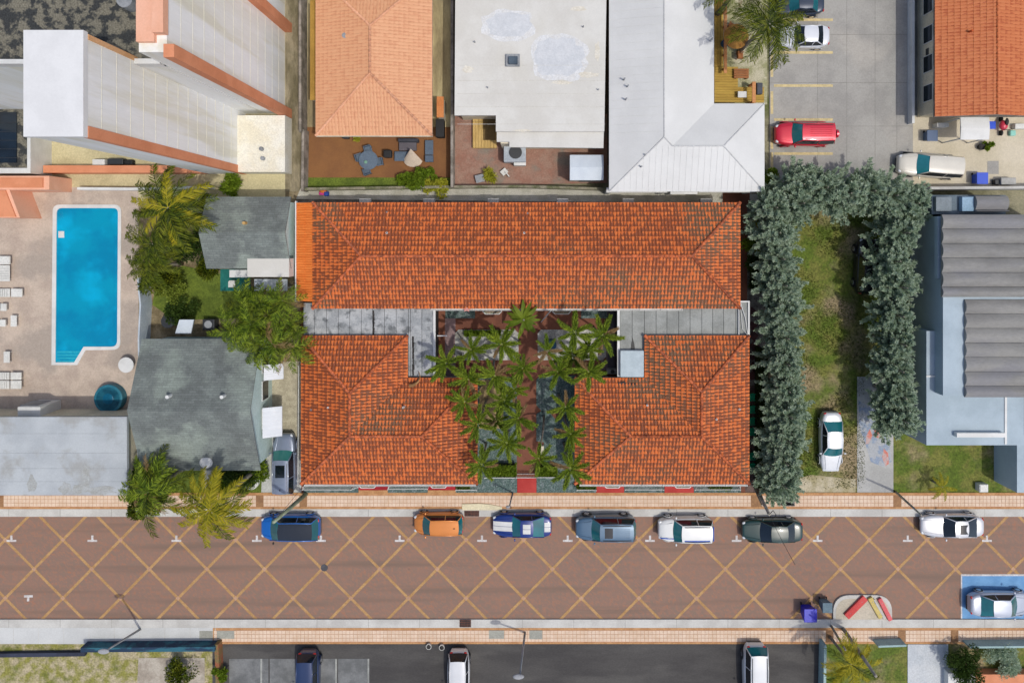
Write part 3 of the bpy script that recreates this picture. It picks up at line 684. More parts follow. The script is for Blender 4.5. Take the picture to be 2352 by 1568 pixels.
def railing(root, pts, z0, z1, step=.12, dbl=False):
    r = MB(); pk = MB()
    for a, c in zip(pts, pts[1:]):
        a = Vector(a); c = Vector(c); n = max(1,int((c-a).length/step))
        r.tube([(a.x,a.y,z1),(c.x,c.y,z1)],.032,6).tube([(a.x,a.y,z0+.1),(c.x,c.y,z0+.1)],.022,6)
        for i in range(n+1):
            p = a+(c-a)*i/n; pk.box(p.x-.011,p.x+.011,p.y-.011,p.y+.011,z0,z1+.06)
    r.build('rail', M_white, root); pk.build('pickets', M_white, root, stuff=True)
def rail_thing(pts, label, z0=.05, z1=1.0, cat='fence', posts=True, name='white_railing'):
    w_ = [W2(x,y,z1) for x,y in pts]; t = thing(name, label, cat, (w_[0][0],w_[0][1],0)); railing(t, w_, z0, z1)
    for p in w_: MB().box(p[0]-.03,p[0]+.03,p[1]-.03,p[1]+.03,z0,z1+.1).build('post', M_white, t)
    return t
rail_thing([(1113,1097),(1185,1097)],'white picket railing in front of the clipped hedge west of the entrance gate')
rail_thing([(1232,1096),(1290,1096)],'white picket railing running east from the entrance gate to the front palm')
gt = rail_thing([(1185,1096.5),(1232,1096.5)],'white entrance gate at the top of the red ramp',cat='gate',name='entrance_gate')
rail_thing([(697,1117),(695,1124),(806,1124),(823,1118)],'long white railing round the westernmost pebble bed by the wooden pole')
rail_thing([(893,1117),(891,1123),(982,1122)],'white railing round the pebble bed between the two west doorsteps')
rail_thing([(1047,1125),(1095,1125)],'short white railing under the southeast corner of the west tiled block')
rail_thing([(1325,1125),(1369,1125)],'short white railing beside the front palm at the east block')
rail_thing([(1436,1124),(1524,1124)],'white railing round the pebble bed between the two east doorsteps')
rail_thing([(1596,1124),(1700,1124),(1700,1112)],'white railing round the easternmost pebble bed')
rail_thing([(1722,1082),(1745,1082)],'white side gate closing the path beside the green chairs', cat='gate', name='side_gate')
rail_thing([(686,840),(684,1115)],'long white picket fence along the west wall beside the silver car', z1=1.3)
# downpipe style white poles over the courtyard
tag(MB().tube([P(1004,771,2.9),P(1027,771,2.9)],.045,8).build('white_rod', M_white, origin=tuple(P(1015,771))), 'short white horizontal rod off the west courtyard gutter', 'pipe')
tag(MB().tube([P(1243,739,.1),P(1266,712,3.0)],.05,8).build('white_prop', M_white, origin=tuple(P(1245,738))), 'slanting white prop beside the banana plant', 'pole')
st = MB()
stp = P(1072,711,3.4); stt = thing('star_ornament','faded pink star ornament on the long courtyard gutter','ornament',tuple(stp))
MB().prism([(stp.x+math.cos(k*math.pi/5+.3)*(.36 if k%2==0 else .15), stp.y+.0+math.sin(k*math.pi/5+.3)*(.2 if k%2==0 else .08)) for k in range(10)],3.36,3.4).build('star', mat('faded_pink', C(222,170,160), C(210,150,140)), stt)
stt2 = MB().cyl((stp.x,stp.y),.03,3.1,3.36,6).build('stem', M_white, stt)
# courtyard small things
p = P(1266,793,.9); bl = MB().cyl(p,.42,.1,.95,20).build('blue_drum', mat('blue_plastic', C(30,90,120), C(20,70,100), rough=.4), origin=(p.x,p.y,0), bevel=.03); tag(bl,'dark blue round drum on the white gravel under the palms','drum')
ac = thing('air_conditioner','grey air conditioning unit beside the courtyard edge near the pale blue raised roof','air conditioner',center(1395,848,1418,860))
MB().dbox(1395,848,1418,859,.1,.85).build('case', MC['grey_painted_metal'], ac, bevel=.03)
q = P(1407,853,.87); MB().cyl(q,.16,.85,.88,16).build('fan_grille', M_dark, ac)
# planters / ledges seen by the concrete steps
tag(MB().dprism([(1240,1024),(1249,1024),(1249,1045),(1240,1045)],.05,.45).build('planter_box', M_cream, origin=center(1240,1024,1249,1045), bevel=.02),'small cream planter block at the foot of the curved palm trunk','planter')

# ------------------------------------------------------------------ neighbouring houses
def gable(root, x0,y0,x1,y1, ze, rise, axis, m, over=.3, wall=M_cream, sh='shingle_course', courses=0):
    a = P(x0,y0,ze); c = P(x1,y1,ze); X0,X1,YB,YT = a.x,c.x,c.y,a.y; t=.12
    if axis == 'x':
        ym = (YB+YT)/2; pr = [(YB,ze),(ym,ze+rise),(YT,ze)]
        for s,(ya,yb2) in enumerate(((YB,ym),(YT,ym))):
            V = [(X0,ya,ze),(X1,ya,ze),(X1,yb2,ze+rise),(X0,yb2,ze+rise)]; V += [(v[0],v[1],v[2]-t) for v in V]
            MB().add(V,[(0,1,2,3),(7,6,5,4),(0,4,5,1),(1,5,6,2),(2,6,7,3),(3,7,4,0)]).build('roof_slope', m, root)
        i = over; V = []
        for x in (X0+i,X1-i): V += [(x,YB+i,0),(x,YT-i,0),(x,YT-i,ze+i*rise/(YT-ym)-.13),(x,ym,ze+rise-.13),(x,YB+i,ze+i*rise/(YT-ym)-.13)]
        MB().add(V,[(0,1,2,3,4),(9,8,7,6,5),(0,4,9,5),(1,0,5,6),(2,1,6,7),(3,2,7,8),(4,3,8,9)]).build('wall', wall, root)
    else:
        xm = (X0+X1)/2
        for s,(xa,xb2) in enumerate(((X0,xm),(X1,xm))):
            V = [(xa,YB,ze),(xa,YT,ze),(xb2,YT,ze+rise),(xb2,YB,ze+rise)]; V += [(v[0],v[1],v[2]-t) for v in V]
            MB().add(V,[(0,1,2,3),(7,6,5,4),(0,4,5,1),(1,5,6,2),(2,6,7,3),(3,7,4,0)]).build('roof_slope', m, root)
        i = over; V = []
        for y in (YB+i,YT-i): V += [(X0+i,y,0),(X1-i,y,0),(X1-i,y,ze+i*rise/(xm-X0)-.13),(xm,y,ze+rise-.13),(X0+i,y,ze+i*rise/(xm-X0)-.13)]
        MB().add(V,[(0,1,2,3,4),(9,8,7,6,5),(0,4,9,5),(1,0,5,6),(2,1,6,7),(3,2,7,8),(4,3,8,9)]).build('wall', wall, root)
    return X0,X1,YB,YT
def hip_plain(root, x0,y0,x1,y1, ze, rise, m, wall=M_cream, capm=None, ov=.35):
    X0,Y0,X1,Y1,w,r0,r1 = rect_hip(x0,y0,x1,y1,ze); z = ze+rise; t=.12
    if X1-X0 > Y1-Y0: fs = [[(X0,Y0,ze),(X1,Y0,ze),r1+(z,),r0+(z,)],[(X1,Y1,ze),(X0,Y1,ze),r0+(z,),r1+(z,)],[(X0,Y1,ze),(X0,Y0,ze),r0+(z,)],[(X1,Y0,ze),(X1,Y1,ze),r1+(z,)]]
    else: fs = [[(X1,Y0,ze),(X1,Y1,ze),r1+(z,),r0+(z,)],[(X0,Y1,ze),(X0,Y0,ze),r0+(z,),r1+(z,)],[(X0,Y0,ze),(X1,Y0,ze),r0+(z,)],[(X1,Y1,ze),(X0,Y1,ze),r1+(z,)]]
    for f in fs:
        n = len(f); MB().add(f+[(v[0],v[1],v[2]-t) for v in f],[tuple(range(n)),tuple(range(2*n-1,n-1,-1))]+[(i,(i+1)%n,n+(i+1)%n,n+i) for i in range(n)]).build('roof_slope', m, root)
    MB().box(X0+ov,X1-ov,Y0+ov,Y1-ov,0,ze-.12).build('wall', wall, root)
    if capm:
        b = MB()
        for a, c in (((X0,Y0,ze),r0+(z,)),((X0,Y1,ze),(r0 if X1-X0>Y1-Y0 else r1)+(z,)),((X1,Y0,ze),(r1 if X1-X0>Y1-Y0 else r0)+(z,)),((X1,Y1,ze),r1+(z,)),(r0+(z,),r1+(z,))):
            MB().tube([a,c],.07,6).build('ridge_cap', capm, root)
    return X0,Y0,X1,Y1

# peach tiled house
ph = thing('tiled_house', 'house with pale peach tiled hip roof and brown patio', 'house', center(725,0,993,313))
z = 3.4; X0,Y0,X1,Y1,w,r0,r1 = rect_hip(725,-62,993,312,z)
a = W2(859,110,z)
tiled_roof(ph, [([(X0,Y0),(X1,Y0),r0],(X0,Y0),(X1,Y0)), ([(X1,Y0),(X1,Y1),r1,r0],(X1,Y0),(X1,Y1)), ([(X0,Y1),(X0,Y0),r0,r1],(X0,Y1),(X0,Y0)),([(X1,Y1),(X0,Y1),r1],(X1,Y1),(X0,Y1))], z, .3, M_peach, tl=.34, individual=300, hump=.022)
zz = z+w*.3+.03; M_pcap = mat('peach_cap', C(226,170,136), C(214,156,122))
ridge_caps(ph, [((X0,Y0,z),r0+(zz,)),((X1,Y0,z),r0+(zz,)),((X0,Y1,z),r1+(zz,)),((X1,Y1,z),r1+(zz,)),(r0+(zz,),r1+(zz,))], M_pcap, r=.09)
house_shell(ph, [(X0,Y0),(X1,Y0),(X1,Y1),(X0,Y1)], z-.12, .5); windows(ph,'S',Y0+.5,X0+1,X1-1,3)
MB().box(X0,X1,Y0-.06,Y0-.005,z-.2,z+.02).build('fascia', M_cream, ph)
q = P(791,81,4.2); MB().cyl(q,.18,3.6,4.15,14,.2).build('roof_vent', M_steel, ph)
for nm,x0,y0,x1,y1,zt,m,l,c in (('side_awning',712,0,725,230,2.4,mat('ochre_awning', C(178,140,66), C(160,124,56)),'long narrow ochre awning along the west wall of the peach house','awning'),
    ('shed_roof',1003,222,1019,270,2.2,mat('orange_awning', C(214,140,84), C(200,124,70)),'small orange roofed lean-to between the peach and white houses','shed')):
    t = thing(nm,l,c,center(x0,y0,x1,y1)); MB().dbox(x0,y0,x1,y1,zt-.1,zt).build('roof', m, t); MB().dbox(x0+2,y0+2,x1-2,y1-2,0,zt-.1).build('wall', M_cream, t)

# white flat roofed house
M_wroof = mat('white_coated_roof', C(216,215,209), C(207,205,198), scale=.35, fine=.03, c3=C(208,206,198), s3=.3)
wh = thing('flat_roofed_house', 'white flat roofed house with two pale grey ponding stains', 'house', center(1047,0,1395,340))
zf = 3.6
MB().dprism([(1047,-200),(1396,-200),(1388,302),(1139,302),(1139,265),(1044,265)],zf-.25,zf).build('roof', M_wroof, wh)
MB().dprism([(1141,302.5),(1387,303),(1386,340),(1170,338),(1170,326),(1141,326)],zf-.6,zf-.35).build('lower_roof', M_wroof, wh)
MB().dbox(1055,-190,1382,258,0,zf-.25).build('wall', M_cream, wh); MB().dbox(1150,262,1378,330,0,zf-.6).build('wall', M_cream, wh)
M_pond = mat('pond_stain', C(210,213,216), C(200,204,208), scale=1.6, fine=.07, bump=0); M_pond2 = mat('pond_stain_rim', C(218,220,221), C(214,214,212), scale=2, bump=0)
def blob(cx_, cy_, rx, ry, n=26, e=.06, pw=2.6):
    pts = []
    for k in range(n):
        t = 2*math.pi*k/n; c_, s_ = math.cos(t), math.sin(t); r = 1/((abs(c_)**pw+abs(s_)**pw)**(1/pw))*(1+rng.normal(0,e))
        pts.append((cx_+c_*rx*r, cy_+s_*ry*r))
    return pts
MB().dprism(blob(1284,133,66,54),zf-.01,zf+.004).build('water_stain', M_pond2, wh); MB().dprism(blob(1284,131,56,44),zf-.01,zf+.008).build('water_stain', M_pond, wh)
MB().dprism(blob(1166,58,60,36),zf-.01,zf+.004).build('water_stain', M_pond2, wh); MB().dprism(blob(1170,56,50,28),zf-.01,zf+.008).build('water_stain', M_pond, wh)
for y in (150,185,215,245,285): MB().dbox(1050,y,1390,y+.7,zf-.01,zf+.0115).build('membrane_seam', mat('seam', C(206,204,196), C(198,196,188), bump=0), wh)
rv = thing('rooftop_unit','small dark square vent unit on the white flat roof','roof vent',tuple(P(1178,137,zf)))
MB().dbox(1162,124,1194,152,zf,zf+.25).build('curb', M_steel, rv, bevel=.03); MB().dbox(1168,129,1189,147,zf+.25,zf+.5).build('hood', mat('blue_grey_hood', C(84,98,110), C(60,72,84)), rv, bevel=.04)

for x,y in ((1090,95),(1340,60),(1120,200),(1375,205)): q = P(x,y,zf+.3); MB().cyl(q,.05,zf-.02,zf+.3,8).build('vent_pipe', M_steel, wh)
M_st = mat('roof_dirt', C(212,206,190), C(222,218,206), scale=2.5, bump=0)
for k,(x,y,a_,b_) in enumerate(((1350,172,22,7),(1290,190,26,4),(1075,160,12,8),(1200,300,20,3),(1372,120,6,20),(1330,20,18,6))): MB().dprism(blob(x,y,a_,b_,16,.14,2),zf-.01,zf+.0125+k*.0005).build('roof_stain', M_st, wh)
# white metal roofed house (L)
M_wmet = mat('white_metal_roof', C(218,219,217), C(211,212,210), scale=.3, fine=.02, rough=.5)
lm = thing('white_roofed_house', 'house with L shaped white hip roof beside the parking lot', 'house', center(1412,0,1755,440))
ze = 3.4; a = P(1400,-260,ze); b_ = P(1640,238,ze); c_ = P(1756,440,ze)
XA, XB, XC = P(1399,0,ze).x, b_.x, c_.x; YT, YM, YB = a.y, b_.y, c_.y
w1 = (XB-XA)/2; w2 = (YM-YB)/2; w2 = min(w1, w2*1.0)
hz = .26
wB = (YM-YB)/2; zr1 = ze+w1*hz; zr2 = ze+wB*hz
RA = (XA+w1, YB+w1)  # where west hip meets main ridge
rj = (XA+w1+(w1-wB), YB+wB); re_ = (XC-wB, YB+wB)
faces = [[(XA,YT,ze),(XA,YB,ze),(RA[0],RA[1],zr1),(RA[0],YT,zr1)],
         [(XA,YB,ze),(XC,YB,ze),(re_[0],re_[1],zr2),(rj[0],rj[1],zr2),(RA[0],RA[1],zr1)],
         [(XC,YB,ze),(XC,YM,ze),(re_[0],re_[1],zr2)],
         [(XC,YM,ze),(XB,YM,ze),(rj[0],rj[1],zr2),(re_[0],re_[1],zr2)],
         [(XB,YM,ze),(XB,YT,ze),(RA[0],YT,zr1),(RA[0],RA[1],zr1),(rj[0],rj[1],zr2)]]
for f in faces:
    n = len(f); MB().add(f+[(v[0],v[1],v[2]-.12) for v in f],[tuple(range(n)),tuple(range(2*n-1,n-1,-1))]+[(i,(i+1)%n,n+(i+1)%n,n+i) for i in range(n)]).build('roof_slope', M_wmet, lm, recalc=False)
M_wcap = mat('white_cap', C(206,207,206), C(196,197,196))
for a,c in (((XA,YB,ze),(RA[0],RA[1],zr1)),((RA[0],RA[1],zr1),(RA[0],YT,zr1)),((RA[0],RA[1],zr1),(rj[0],rj[1],zr2)),((rj[0],rj[1],zr2),(re_[0],re_[1],zr2)),((re_[0],re_[1],zr2),(XC,YB,ze)),((re_[0],re_[1],zr2),(XC,YM,ze))):
    MB().tube([a,c],.05,6).build('ridge_cap', M_wcap, lm)
# standing seams
ns = MB()
for k in range(int((YT-YB)/.6)):
    y = YT-.3-k*.6
    if y > YB+w1: ns.tube([(XA,y,ze+.01),(XA+w1,y,zr1+.01)],.007,4)
for k in range(int((XC-XA)/.45)):
    x = XA+.2+k*.45; d = min(wB, x-XA, XC-x)
    if d > .1: ns.tube([(x,YB,ze+.01),(x,YB+d,ze+d*hz+.01)],.007,4)
ns.build('standing_seams', M_wmet, lm, stuff=True)
MB().prism([(XA+.4,YT),(XA+.4,YB+.4),(XC-.4,YB+.4),(XC-.4,YM-.4),(XB-.4,YM-.4),(XB-.4,YT)],0,ze-.12).build('wall', M_cream, lm)
windows(lm,'E',XB-.4,YM+.5,YT-9,4); windows(lm,'E',XC-.4,YB+1,YM-1,2)
for x,y in ((1637,88),(1443,196),(1439,226),(1435,180),(1412+70,355),(1352+122,382)): 
    q = P(x,y,zr2); MB().cyl(q,.06,ze,zr2+.02,8).build('vent_pipe', M_steel, lm)
t = thing('porch_roof','low white corrugated porch roof on the south side of the white roofed house','porch roof',center(1393,428,1740,443))
MB().dbox(1393,431,1533,442.5,2.3,2.42).build('roof_panel', M_wmet, t); MB().dbox(1540,431,1602,446,2.5,2.62).build('roof_panel', M_white, t); MB().dbox(1605,431,1735,442,2.3,2.42).build('roof_panel', M_wmet, t)
MB().dbox(1396,433,1404,442,0,2.3).dbox(1520,433,1530,442,0,2.3).dbox(1545,433,1555,443,0,2.5).dbox(1725,433,1733,441,0,2.3).build('support_wall', M_white, t)
# small sheds
M_ltb = mat('pale_blue_metal', C(208,218,226), C(198,208,218), scale=.6, fine=.03, rough=.5)
def shed(label, x0,y0,x1,y1,h,m,name='storage_shed',cat='shed',pitch=.15):
    t = thing(name,label,cat,center(x0,y0,x1,y1)); a = P(x0,y0,h); c = P(x1,y1,h); ym=(a.y+c.y)/2
    MB().add([(a.x,a.y,h),(c.x,a.y,h),(c.x,ym,h+pitch),(a.x,ym,h+pitch)],[(0,1,2,3)]).add([(a.x,c.y,h),(c.x,c.y,h),(c.x,ym,h+pitch),(a.x,ym,h+pitch)],[(0,1,2,3)]).add([(a.x,a.y,h-.04),(c.x,a.y,h-.04),(c.x,c.y,h-.04),(a.x,c.y,h-.04)],[(0,1,2,3)]).add([(a.x,a.y,h-.04),(a.x,c.y,h-.04),(a.x,c.y,h),(a.x,ym,h+pitch),(a.x,a.y,h)],[(0,1,2,3,4)]).add([(c.x,a.y,h-.04),(c.x,c.y,h-.04),(c.x,c.y,h),(c.x,ym,h+pitch),(c.x,a.y,h)],[(0,1,2,3,4)]).build('roof', m, t)
    if name == 'white_canopy':
        for px_,py_ in ((a.x+.1,a.y-.1),(c.x-.1,a.y-.1),(a.x+.1,c.y+.1),(c.x-.1,c.y+.1)): MB().box(px_-.04,px_+.04,py_-.04,py_+.04,0,h-.04).build('post', M_white, t)
        return t
    MB().box(a.x+.08,c.x-.08,c.y+.08,a.y-.08,0,h-.05).build('wall', M_white, t)
    MB().box((a.x+c.x)/2-.4,(a.x+c.x)/2+.4,c.y+.04,c.y+.078,.1,1.9).build('door', M_steel, t)
    return t
shed('pale blue metal storage shed on the mixed brick patio', 1309,356,1386,414,2.2,M_ltb)
t = thing('air_conditioner','grey roof air conditioning unit on a stand behind the white flat house','air conditioner',center(1157,332,1208,378))
MB().dbox(1157,332,1208,372,.3,1.4).build('case', mat('galv_case', C(180,188,194), C(160,168,176), rough=.4), t, bevel=.05); q=P(1184,350,1.45); MB().cyl(q,.5,1.4,1.46,20).build('fan_grille', M_dark, t)
MB().dbox(1180,352,1208,380,.1,.9).build('duct', M_white, t, bevel=.04)
# timber box deck by the white house
t = thing('timber_deck','yellow timber deck with a recessed brown well beside the white flat house','deck',center(1085,268,1140,340))
for k in range(8): MB().dbox(1086+k*6.9,268,1092.4+k*6.9,340,.1,.45).build('plank', mat('ochre_timber', C(208,176,112), C(190,158,96), scale=2, stretch=(3,.4,1), var=.05), t)
MB().dbox(1110,270,1138,322,.4,.52).build('cover', mat('brown_mesh', C(118,98,60), C(98,80,50)), t)

# garden walls
def wall(label, pts, h, m=M_fence, w=.2, name='garden_wall', cat='wall'):
    ws = [Vector(W2(x,y,h)) for x,y in pts]; t = None; mb = MB()
    for a, c in zip(ws, ws[1:]):
        u = (c-a).normalized(); n = Vector((-u.y,u.x))*w/2; mb.prism([tuple(a-n-u*w/2),tuple(c-n+u*w/2*.98),tuple(c+n+u*w/2*.98),tuple(a+n-u*w/2)],0,h+.001*len(mb.v)/8)
    o = mb.build(name, m, origin=(ws[0].x,ws[0].y,0)); return tag(o,label,cat)
wall('long low mossy concrete wall between the pebble path and the back gardens',[(700,434),(1050,429),(1200,428),(1392,434)],.9, mat('mossy_wall', C(146,140,122), C(100,104,74), scale=1.4, fine=.25))
wall('grey concrete wall along the west side of the brown patio',[(696,300),(694,436)],1.2)
wall('dark concrete wall between the brown patio and the brick patio',[(1038,-100),(1038,428)],1.4)
wall('grey wall running north beside the peach house',[(689,-100),(689,300)],1.5)
wall('white wall on the east side of the parking lot',[(2098,-200),(2098,280)],.7,M_white)
wall('pale grey wall behind the grey corrugated roof building',[(2140,432),(2420,430)],1.6,M_curb)
wall('white wavy plastic fence east of the pool deck',[(316,640),(322,700),(318,780),(322,950),(316,1060)],1.6,mat('faded_blue_white', C(196,206,212), C(176,188,198)),.12,'pool_fence','fence')
wall('white low wall north of the pool deck',[(180,433),(300,434),(480,430)],.9,M_white)

# condominium tower
M_tw = mat('tower_wall_paint', C(232,234,234,1.0), C(224,224,218,1.0), scale=.5, stretch=(1,1,.12), fine=.03, c3=C(216,214,200,1.0), s3=.7)
M_po = mat('peach_pilaster', C(224,150,112), C(212,138,100), scale=.6, fine=.04)
M_pp = mat('peach_parapet', C(240,186,158), C(234,176,146), scale=.6, fine=.04)
M_grvr = mat('black_gravel_roof', C(122,118,104), C(58,60,60), scale=1.6, fine=.35, fscale=10, bump=.8, lo=.44, hi=.56)
tw = thing('apartment_tower','tall white and peach apartment tower with a black gravel roof','building',center(400,-100,655,400))
def gx(x): return (x-NX)/PPM
def gy(y): return (NY-y)/PPM
hC, hB, hA = HCAM*(1-1/1.58), HCAM*(1-1/1.49), HCAM*(1-1/1.40)
tw_w = MB().box(gx(482),gx(565),gy(400),gy(250),0,hC-.02).build('stair_tower', M_tw, tw)
MB().box(gx(482)-.12,gx(565)+.02,gy(400)-.05,gy(250)+.12,hC-.35,hC).build('stair_roof', mat('white_parapet', C(228,229,229), C(221,222,222), bump=0, fine=.02), tw)
tb = MB().box(gx(612),gx(655),gy(262),gy(-300),0,hB-.02).build('east_wing', M_tw, tw)
MB().box(gx(-160),gx(608),gy(262),gy(-300),0,hA-.5).build('main_block', M_tw, tw)
MB().box(gx(608),gx(612),gy(258),gy(-300),0,hA-.9).build('link_wall', M_tw, tw)
MB().box(gx(-160),gx(607.5),gy(261.5),gy(-300),hA-.5,hA-.32).build('gravel_roof', M_grvr, tw)
MB().box(gx(565.5),gx(608),gy(262)-.02,gy(254),hA-.7,hA).build('parapet', M_white, tw); MB().box(gx(602),gx(608.3),gy(253.9),gy(225),hA-.7,hA).build('parapet', M_white, tw); MB().box(gx(-160),gx(481.5),gy(262)-.02,gy(255),hA-.7,hA).build('parapet', M_white, tw)
MB().box(gx(640),gx(655)+.08,gy(236),gy(-300),hB-.02,hB+.5).build('parapet', M_pp, tw); MB().box(gx(612),gx(639.7),gy(248),gy(-300),hB-.02,hB+.25).build('parapet', M_pp, tw)
for (x,y) in ((655,262),(655,65)): MB().box(gx(x)-.01,gx(x)+.55,gy(y)-.35,gy(y)+.35,0,hB+.3).build('pilaster', M_po, tw)
MB().box(gx(565)-.3,gx(565)+.05,gy(400)-.03,gy(400)+.55,0,hC-.36).build('pilaster', M_po, tw)
MB().box(gx(565)-.3,gx(565)+.05,gy(250)-.25,gy(250)+.02,0,hC-.36).build('pilaster', mat('tan_pilaster', C(226,176,128), C(214,164,116)), tw)
MB().box(gx(565),gx(671),gy(400),gy(262)-.4,0,1.6).build('bay_roof', mat('cream_bay_roof', C(232,230,218), C(224,218,198), scale=.5), tw)
for (x,y) in ((620,349),(623,370)): q=(gx(x),gy(y)); MB().cyl(q,.16,1.6,1.85,12).build('roof_vent', M_steel, tw)
q = P(297,6,hA); MB().cyl(q,.45,hA-.4,hA+.5,20).build('roof_exhaust', M_steel, tw)
# vertical panel lines on the east walls
for k in range(14): zz_ = 1.4+k*1.3; MB().box(gx(565)+.001,gx(565)+.012,gy(399),gy(255),zz_,zz_+.03).build('floor_line', mat('wall_line', C(222,218,198,1), C(214,210,190,1), bump=0), tw)
for k in range(12): zz_ = 1.4+k*1.35; MB().box(gx(655)+.001,gx(655)+.012,gy(248),gy(75),zz_,zz_+.03).build('floor_line', MC['wall_line'], tw)
# low podium with gravel roof and dark pit
pod = thing('podium','low gravel roofed podium with a black rectangular light well','building',center(-100,215,66,398))
hp = 2.0
MB().dbox(-300,215,64,390,0,hp).build('wall', M_cream, pod); MB().dbox(-300,216,62,386,hp,hp+.05).build('gravel_roof', M_grvr, pod)
MB().dbox(62.3,300,70,398,0.0,hp+.35).build('parapet', M_white, pod); MB().dbox(-300,386,62,398,0,hp+.35).build('parapet', M_white, pod)
MB().dbox(-10,258,38,374,hp+.05,hp+.12).build('light_well', M_glassd, pod)
for k in range(6): MB().dbox(-10,262+k*20,38,263+k*20,hp+.12,hp+.15).build('bar', M_dark, pod)
tag(MB().dbox(99,380,462,397,0,1.1).build('peach_wall', M_po, origin=center(99,380,462,397)),'long low peach wall south of the apartment tower','wall')
t = thing('outdoor_equipment','white box and dark equipment behind the long low peach wall','equipment',center(212,366,310,378))
MB().dbox(212,366,240,379,.05,.8).build('box', M_white, t, bevel=.02); MB().dbox(246,364,282,378,.05,.7).build('machine', M_dark, t, bevel=.05); MB().dbox(284,367,304,378,.05,.5).build('tank', M_black, t, bevel=.08)
t = thing('pool_pavilion','L shaped peach walled pavilion at the northwest corner of the pool deck','pavilion',center(-60,405,113,435))
MB().dbox(-200,404,113,436,0,2.6).build('wall', M_pp, t); MB().dbox(-190,408,98,431,2.59,2.7).build('roof', M_po, t)
MB().dprism([(-40,436.5),(22,436.5),(46,500),(-20,500)],0,2.4).build('wall', M_pp, t); MB().dprism([(-30,437),(12,437),(36,498),(-10,498)],2.39,2.5).build('roof', M_po, t)
# pool
def rounded(pts, rr, seg=6):
    out = []; n = len(pts)
    for i,(x,y) in enumerate(pts):
        r = rr[i]
        if r == 0: out.append((x,y)); continue
        a = Vector(pts[i-1]); c = Vector(pts[(i+1)%n]); p = Vector((x,y)); u = (a-p).normalized(); v = (c-p).normalized()
        for k in range(seg+1):
            t = k/seg; q1 = p+u*r; q2 = p+v*r; out.append(tuple(q1*(1-t)**2+p*2*t*(1-t)+q2*t*t))
    return out
inner = rounded([(130,478),(271,478),(269,796),(192,796),(170,832),(127,832)],[12,12,14,0,0,0]); outer = rounded([(121,470),(278,470),(276,803),(196,804),(177,838),(118,838)],[16,16,18,0,0,0])
pl = thing('swimming_pool','rectangular blue swimming pool with white coping and corner steps','swimming pool',center(121,470,278,838))
A = [tuple(P(x,y,.12)) for x,y in outer]; n = len(A)
Bi = [tuple(P(x,y,.12)) for x,y in inner]
m = MB()
for k in range(n):
    j=(k+1)%n; m.add([A[k],A[j],Bi[j],Bi[k]],[(0,1,2,3)]); m.add([A[k],A[j],A[j][:2]+(.0,),A[k][:2]+(.0,)],[(0,1,2,3)]); m.add([Bi[k],Bi[j],Bi[j][:2]+(.051,),Bi[k][:2]+(.051,)],[(0,1,2,3)])
m.build('coping', M_white, pl, recalc=False)
def water_material():
    m, nt, b = nodes('pool_water'); nt.nodes.remove(b); L = nt.links.new; out = nt.nodes['Material Output']
    tr = N(nt,'ShaderNodeBsdfTransparent'); tr.inputs[0].default_value=(.62,.93,.97,1); gl = N(nt,'ShaderNodeBsdfGlossy'); gl.inputs['Roughness'].default_value=.04
    fr = N(nt,'ShaderNodeFresnel'); fr.inputs[0].default_value=1.33; mx = N(nt,'ShaderNodeMixShader'); nz = N(nt,'ShaderNodeTexNoise',Scale=1.6,Detail=3.0); bp = N(nt,'ShaderNodeBump',Strength=.7,Distance=.08)
    pos = N(nt,'ShaderNodeNewGeometry').outputs['Position']; L(pos,nz.inputs[0]); L(nz.outputs[0],bp.inputs['Height']); L(bp.outputs[0],gl.inputs['Normal']); L(fr.outputs[0],mx.inputs[0]); L(tr.outputs[0],mx.inputs[1]); L(gl.outputs[0],mx.inputs[2]); L(mx.outputs[0],out.inputs[0]); return m
M_water = water_material()
M_basin = mat('blue_pool_plaster', C(0,170,196,.95), C(0,150,184,.95), scale=.35, fine=.02, bump=0, c3=C(10,190,220,1.0), s3=.2)
# pool stands above the deck plane as a shallow lit basin rim: floor sits inside the ground slab
MB().prism([p[:2] for p in Bi],.052,.056).build('basin_floor', M_basin, pl)
MB().prism([p[:2] for p in Bi],.085,.088).build('water', M_water, pl)
for k in range(4): 
    y = 806+k*7; xr = 186-(y-806)*.55; MB().dbox(131,y,xr,y+4.5,.056,.062+k*.003).build('pool_step', mat('pool_step', C(110,190,200,1), C(90,176,190,1), bump=0), pl)
MB().dbox(134,531,147,546,.056,.11).build('skimmer', M_white, pl)
# spa
t = thing('round_spa','round dark teal spa tub on the pool deck','spa',tuple(P(248,916)))
q = P(248,916,.7); MB().cyl(q,1.12,0,.7,32).build('shell', mat('teal_spa', C(60,130,146), C(40,110,130), rough=.4), t, bevel=.06); MB().cyl(q,.92,.7,.706,32).build('cover', mat('dark_teal', C(30,96,116), C(14,70,90), scale=1.4, rough=.3), t); MB().ell((q.x,q.y,.7),.45,.45,.06).build('cushion', mat('teal_blue', C(20,110,140), C(10,90,120), rough=.3), t)
t = thing('round_table','round white table on the pool deck by the fence','table',tuple(P(289,838)))
q = P(289,838,.75); MB().cyl(q,.6,.7,.75,28).build('tabletop', M_white, t); MB().cyl(q,.06,.05,.7,10).build('leg', M_white, t)
M_pl = mat('white_plastic', C(222,222,216), C(208,208,202), rough=.45, bump=0)
M_slit = mat('lounger_shadow_gap', C(150,150,146), C(138,138,134), bump=0)
